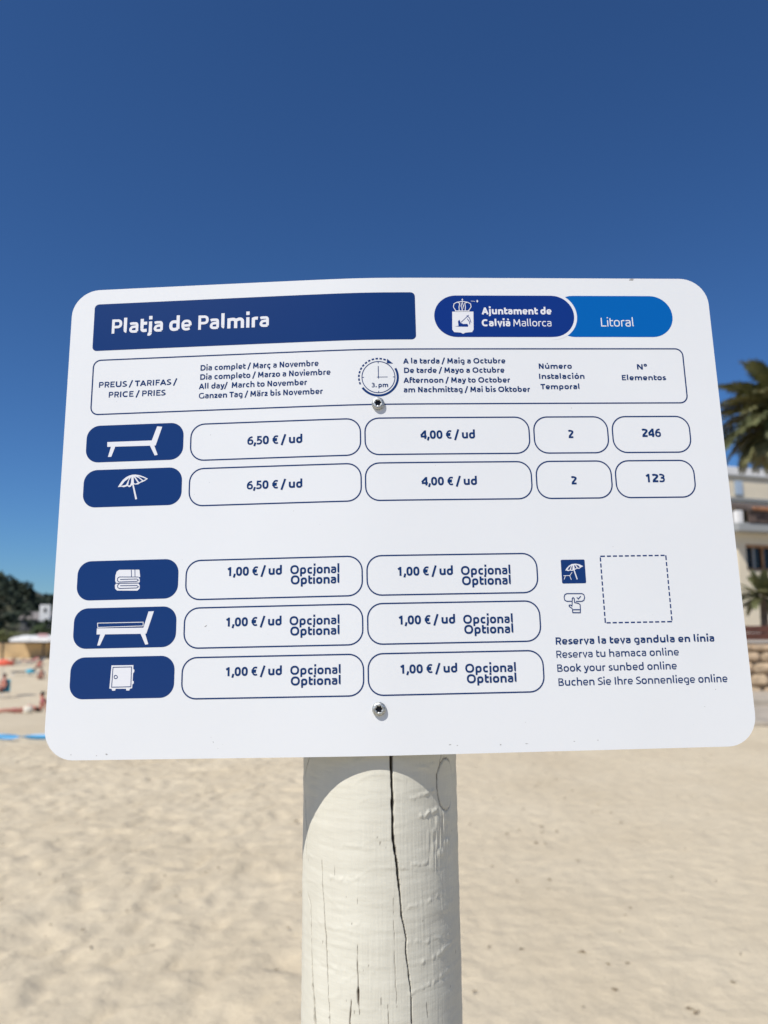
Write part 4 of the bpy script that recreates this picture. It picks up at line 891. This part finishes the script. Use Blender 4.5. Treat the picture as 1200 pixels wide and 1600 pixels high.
# oval knot
kd = np.sqrt(((PH-54.6)/10.6)**2+((HH-1.360)/.0215)**2)+.03*vnoise(PH*.4, HH*200, 31)
kt = np.clip(1-np.abs(kd-1)/.045, 0, 1); disp -= .0009*kt; bare_shade = np.maximum(bare_shade, .8*kt); disp += .0006*(kd < .95)
# brush ridges, planed facets, blistered paint on the right
disp += .00022*vnoise(arc_*18, HH*95, 41)+.00012*vnoise(arc_*60, HH*300, 42)+.00045*vnoise(arc_*8, HH*6, 43)+.00005*vnoise(arc_*1400, HH*25, 46)
rid = vnoise(arc_*14+3, HH*56+.6*vnoise(arc_*30, HH*10, 48), 44); disp += .0015*np.clip(.14-np.abs(rid), 0, 1)*(vnoise(arc_*25, HH*12, 45) > -.15)
bl = sstep((PH-30)/12)*sstep((62-PH)/8)*sstep((HH-1.285)/.02)*sstep((1.345-HH)/.015)
disp += bl*(.0009*np.abs(vnoise(arc_*420, HH*60, 50))+.0004*vnoise(arc_*200, HH*160, 51))
bare_shade = np.maximum(bare_shade, .5*(np.abs(vnoise(arc_*420, HH*260, 61)*vnoise(arc_*90, HH*50, 62)) > .80))
for hk, a0, a1, tl_, am in ((1.376,22,44,.5,.0007),(1.352,18,46,1.2,.0010),(1.337,26,46,1.8,.0012),(1.300,12,40,.8,.0006),(1.268,16,50,1.4,.0008),(1.243,14,58,-.6,.0006),(1.226,24,60,1.6,.0008),(1.205,16,56,1.9,.0009),(1.315,-30,0,.2,.0005),(1.29,-42,-8,.3,.0006),(1.252,-50,-16,-.3,.0006),(1.222,-46,-2,.3,.0005),(1.195,-30,2,.2,.0005)):
    y0_ = hk+.00012*tl_*(PH-a0)+.0012*vnoise(PH*.25, HH*0+hk*900, 71)      # thick brush strokes and runs in the paint
    disp += am*np.exp(-((HH-y0_)/.0011)**2)*sstep((PH-a0)/4)*sstep((a1-PH)/4)*(.45+.55*vnoise(PH*.45, HH*0+hk*700, 72))
rad = POST_R + disp
A_ = PH*math.pi/180
side = Vector((1,0,0)); side = (side-POST_DIR*side.dot(POST_DIR)).normalized(); frn = side.cross(POST_DIR)*-1
if frn.y > 0: frn = -frn
PP = np.stack([np.sin(A_)*rad*side[i]+np.cos(A_)*rad*frn[i]+HH*POST_DIR[i] for i in range(3)], -1)
M_post = mat('white_post_paint', (.60,.575,.51), .62, spec=.2)
nt = M_post.node_tree; b = nt.nodes['Principled BSDF']; tc = nt.nodes.new('ShaderNodeTexCoord')
def mpn(sc_, scale, det=6):
    mp = nt.nodes.new('ShaderNodeMapping'); mp.inputs['Scale'].default_value = sc_; nt.links.new(tc.outputs['Object'], mp.inputs[0])
    n = nt.nodes.new('ShaderNodeTexNoise'); n.inputs['Scale'].default_value = scale; n.inputs['Detail'].default_value = det; nt.links.new(mp.outputs[0], n.inputs['Vector']); return n
na = mpn((1,1,.35), 22); nb_ = mpn((1,1,.06), 420, 3); nc = mpn((1,1,1), 700, 3); nd_ = mpn((.25,.25,1), 260, 4)
rp = nt.nodes.new('ShaderNodeValToRGB'); rp.color_ramp.elements[0].position = .3; rp.color_ramp.elements[1].position = .72
rp.color_ramp.elements[0].color = (.615,.59,.495,1); rp.color_ramp.elements[1].color = (.70,.68,.575,1); nt.links.new(na.outputs['Fac'], rp.inputs[0])
at = nt.nodes.new('ShaderNodeAttribute'); at.attribute_name = 'bare_shade'
mx = nt.nodes.new('ShaderNodeMix'); mx.data_type = 'RGBA'; nt.links.new(at.outputs['Fac'], mx.inputs[0]); nt.links.new(rp.outputs[0], mx.inputs[6]); mx.inputs[7].default_value = (.075,.05,.032,1)  # dark wood brown, doubling as painted groove shade in thin cracks
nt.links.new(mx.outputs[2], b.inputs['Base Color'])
prev = None
for n_, dist, st_ in ((nb_, .0004, .6), (nd_, .0004, .7), (nc, .00012, .4)):
    bp = nt.nodes.new('ShaderNodeBump'); bp.inputs['Distance'].default_value = dist; bp.inputs['Strength'].default_value = st_
    nt.links.new(n_.outputs['Fac'], bp.inputs['Height'])
    if prev: nt.links.new(prev.outputs[0], bp.inputs['Normal'])
    prev = bp
nt.links.new(prev.outputs[0], b.inputs['Normal'])
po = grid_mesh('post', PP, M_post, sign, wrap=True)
at_ = po.data.attributes.new('bare_shade', 'FLOAT', 'POINT'); at_.data.foreach_set('value', np.clip(bare_shade, 0, 1).reshape(-1).astype(np.float32))
# top of the post, closed by a low dome
mb = MB(); n = 40; vs_ = []
for r, z in ((POST_R*.999, 1.806), (.064, 1.812), (.04, 1.818), (.001, 1.82)):
    vs_ += [side*(r*math.sin(2*math.pi*k/n))+frn*(r*math.cos(2*math.pi*k/n))+POST_DIR*z for k in range(n)]
mb.add(vs_, [(j*n+k, j*n+(k+1) % n, (j+1)*n+(k+1) % n, (j+1)*n+k) for j in range(3) for k in range(n)]); mb.build('post_top', M_post, sign, smooth=True)
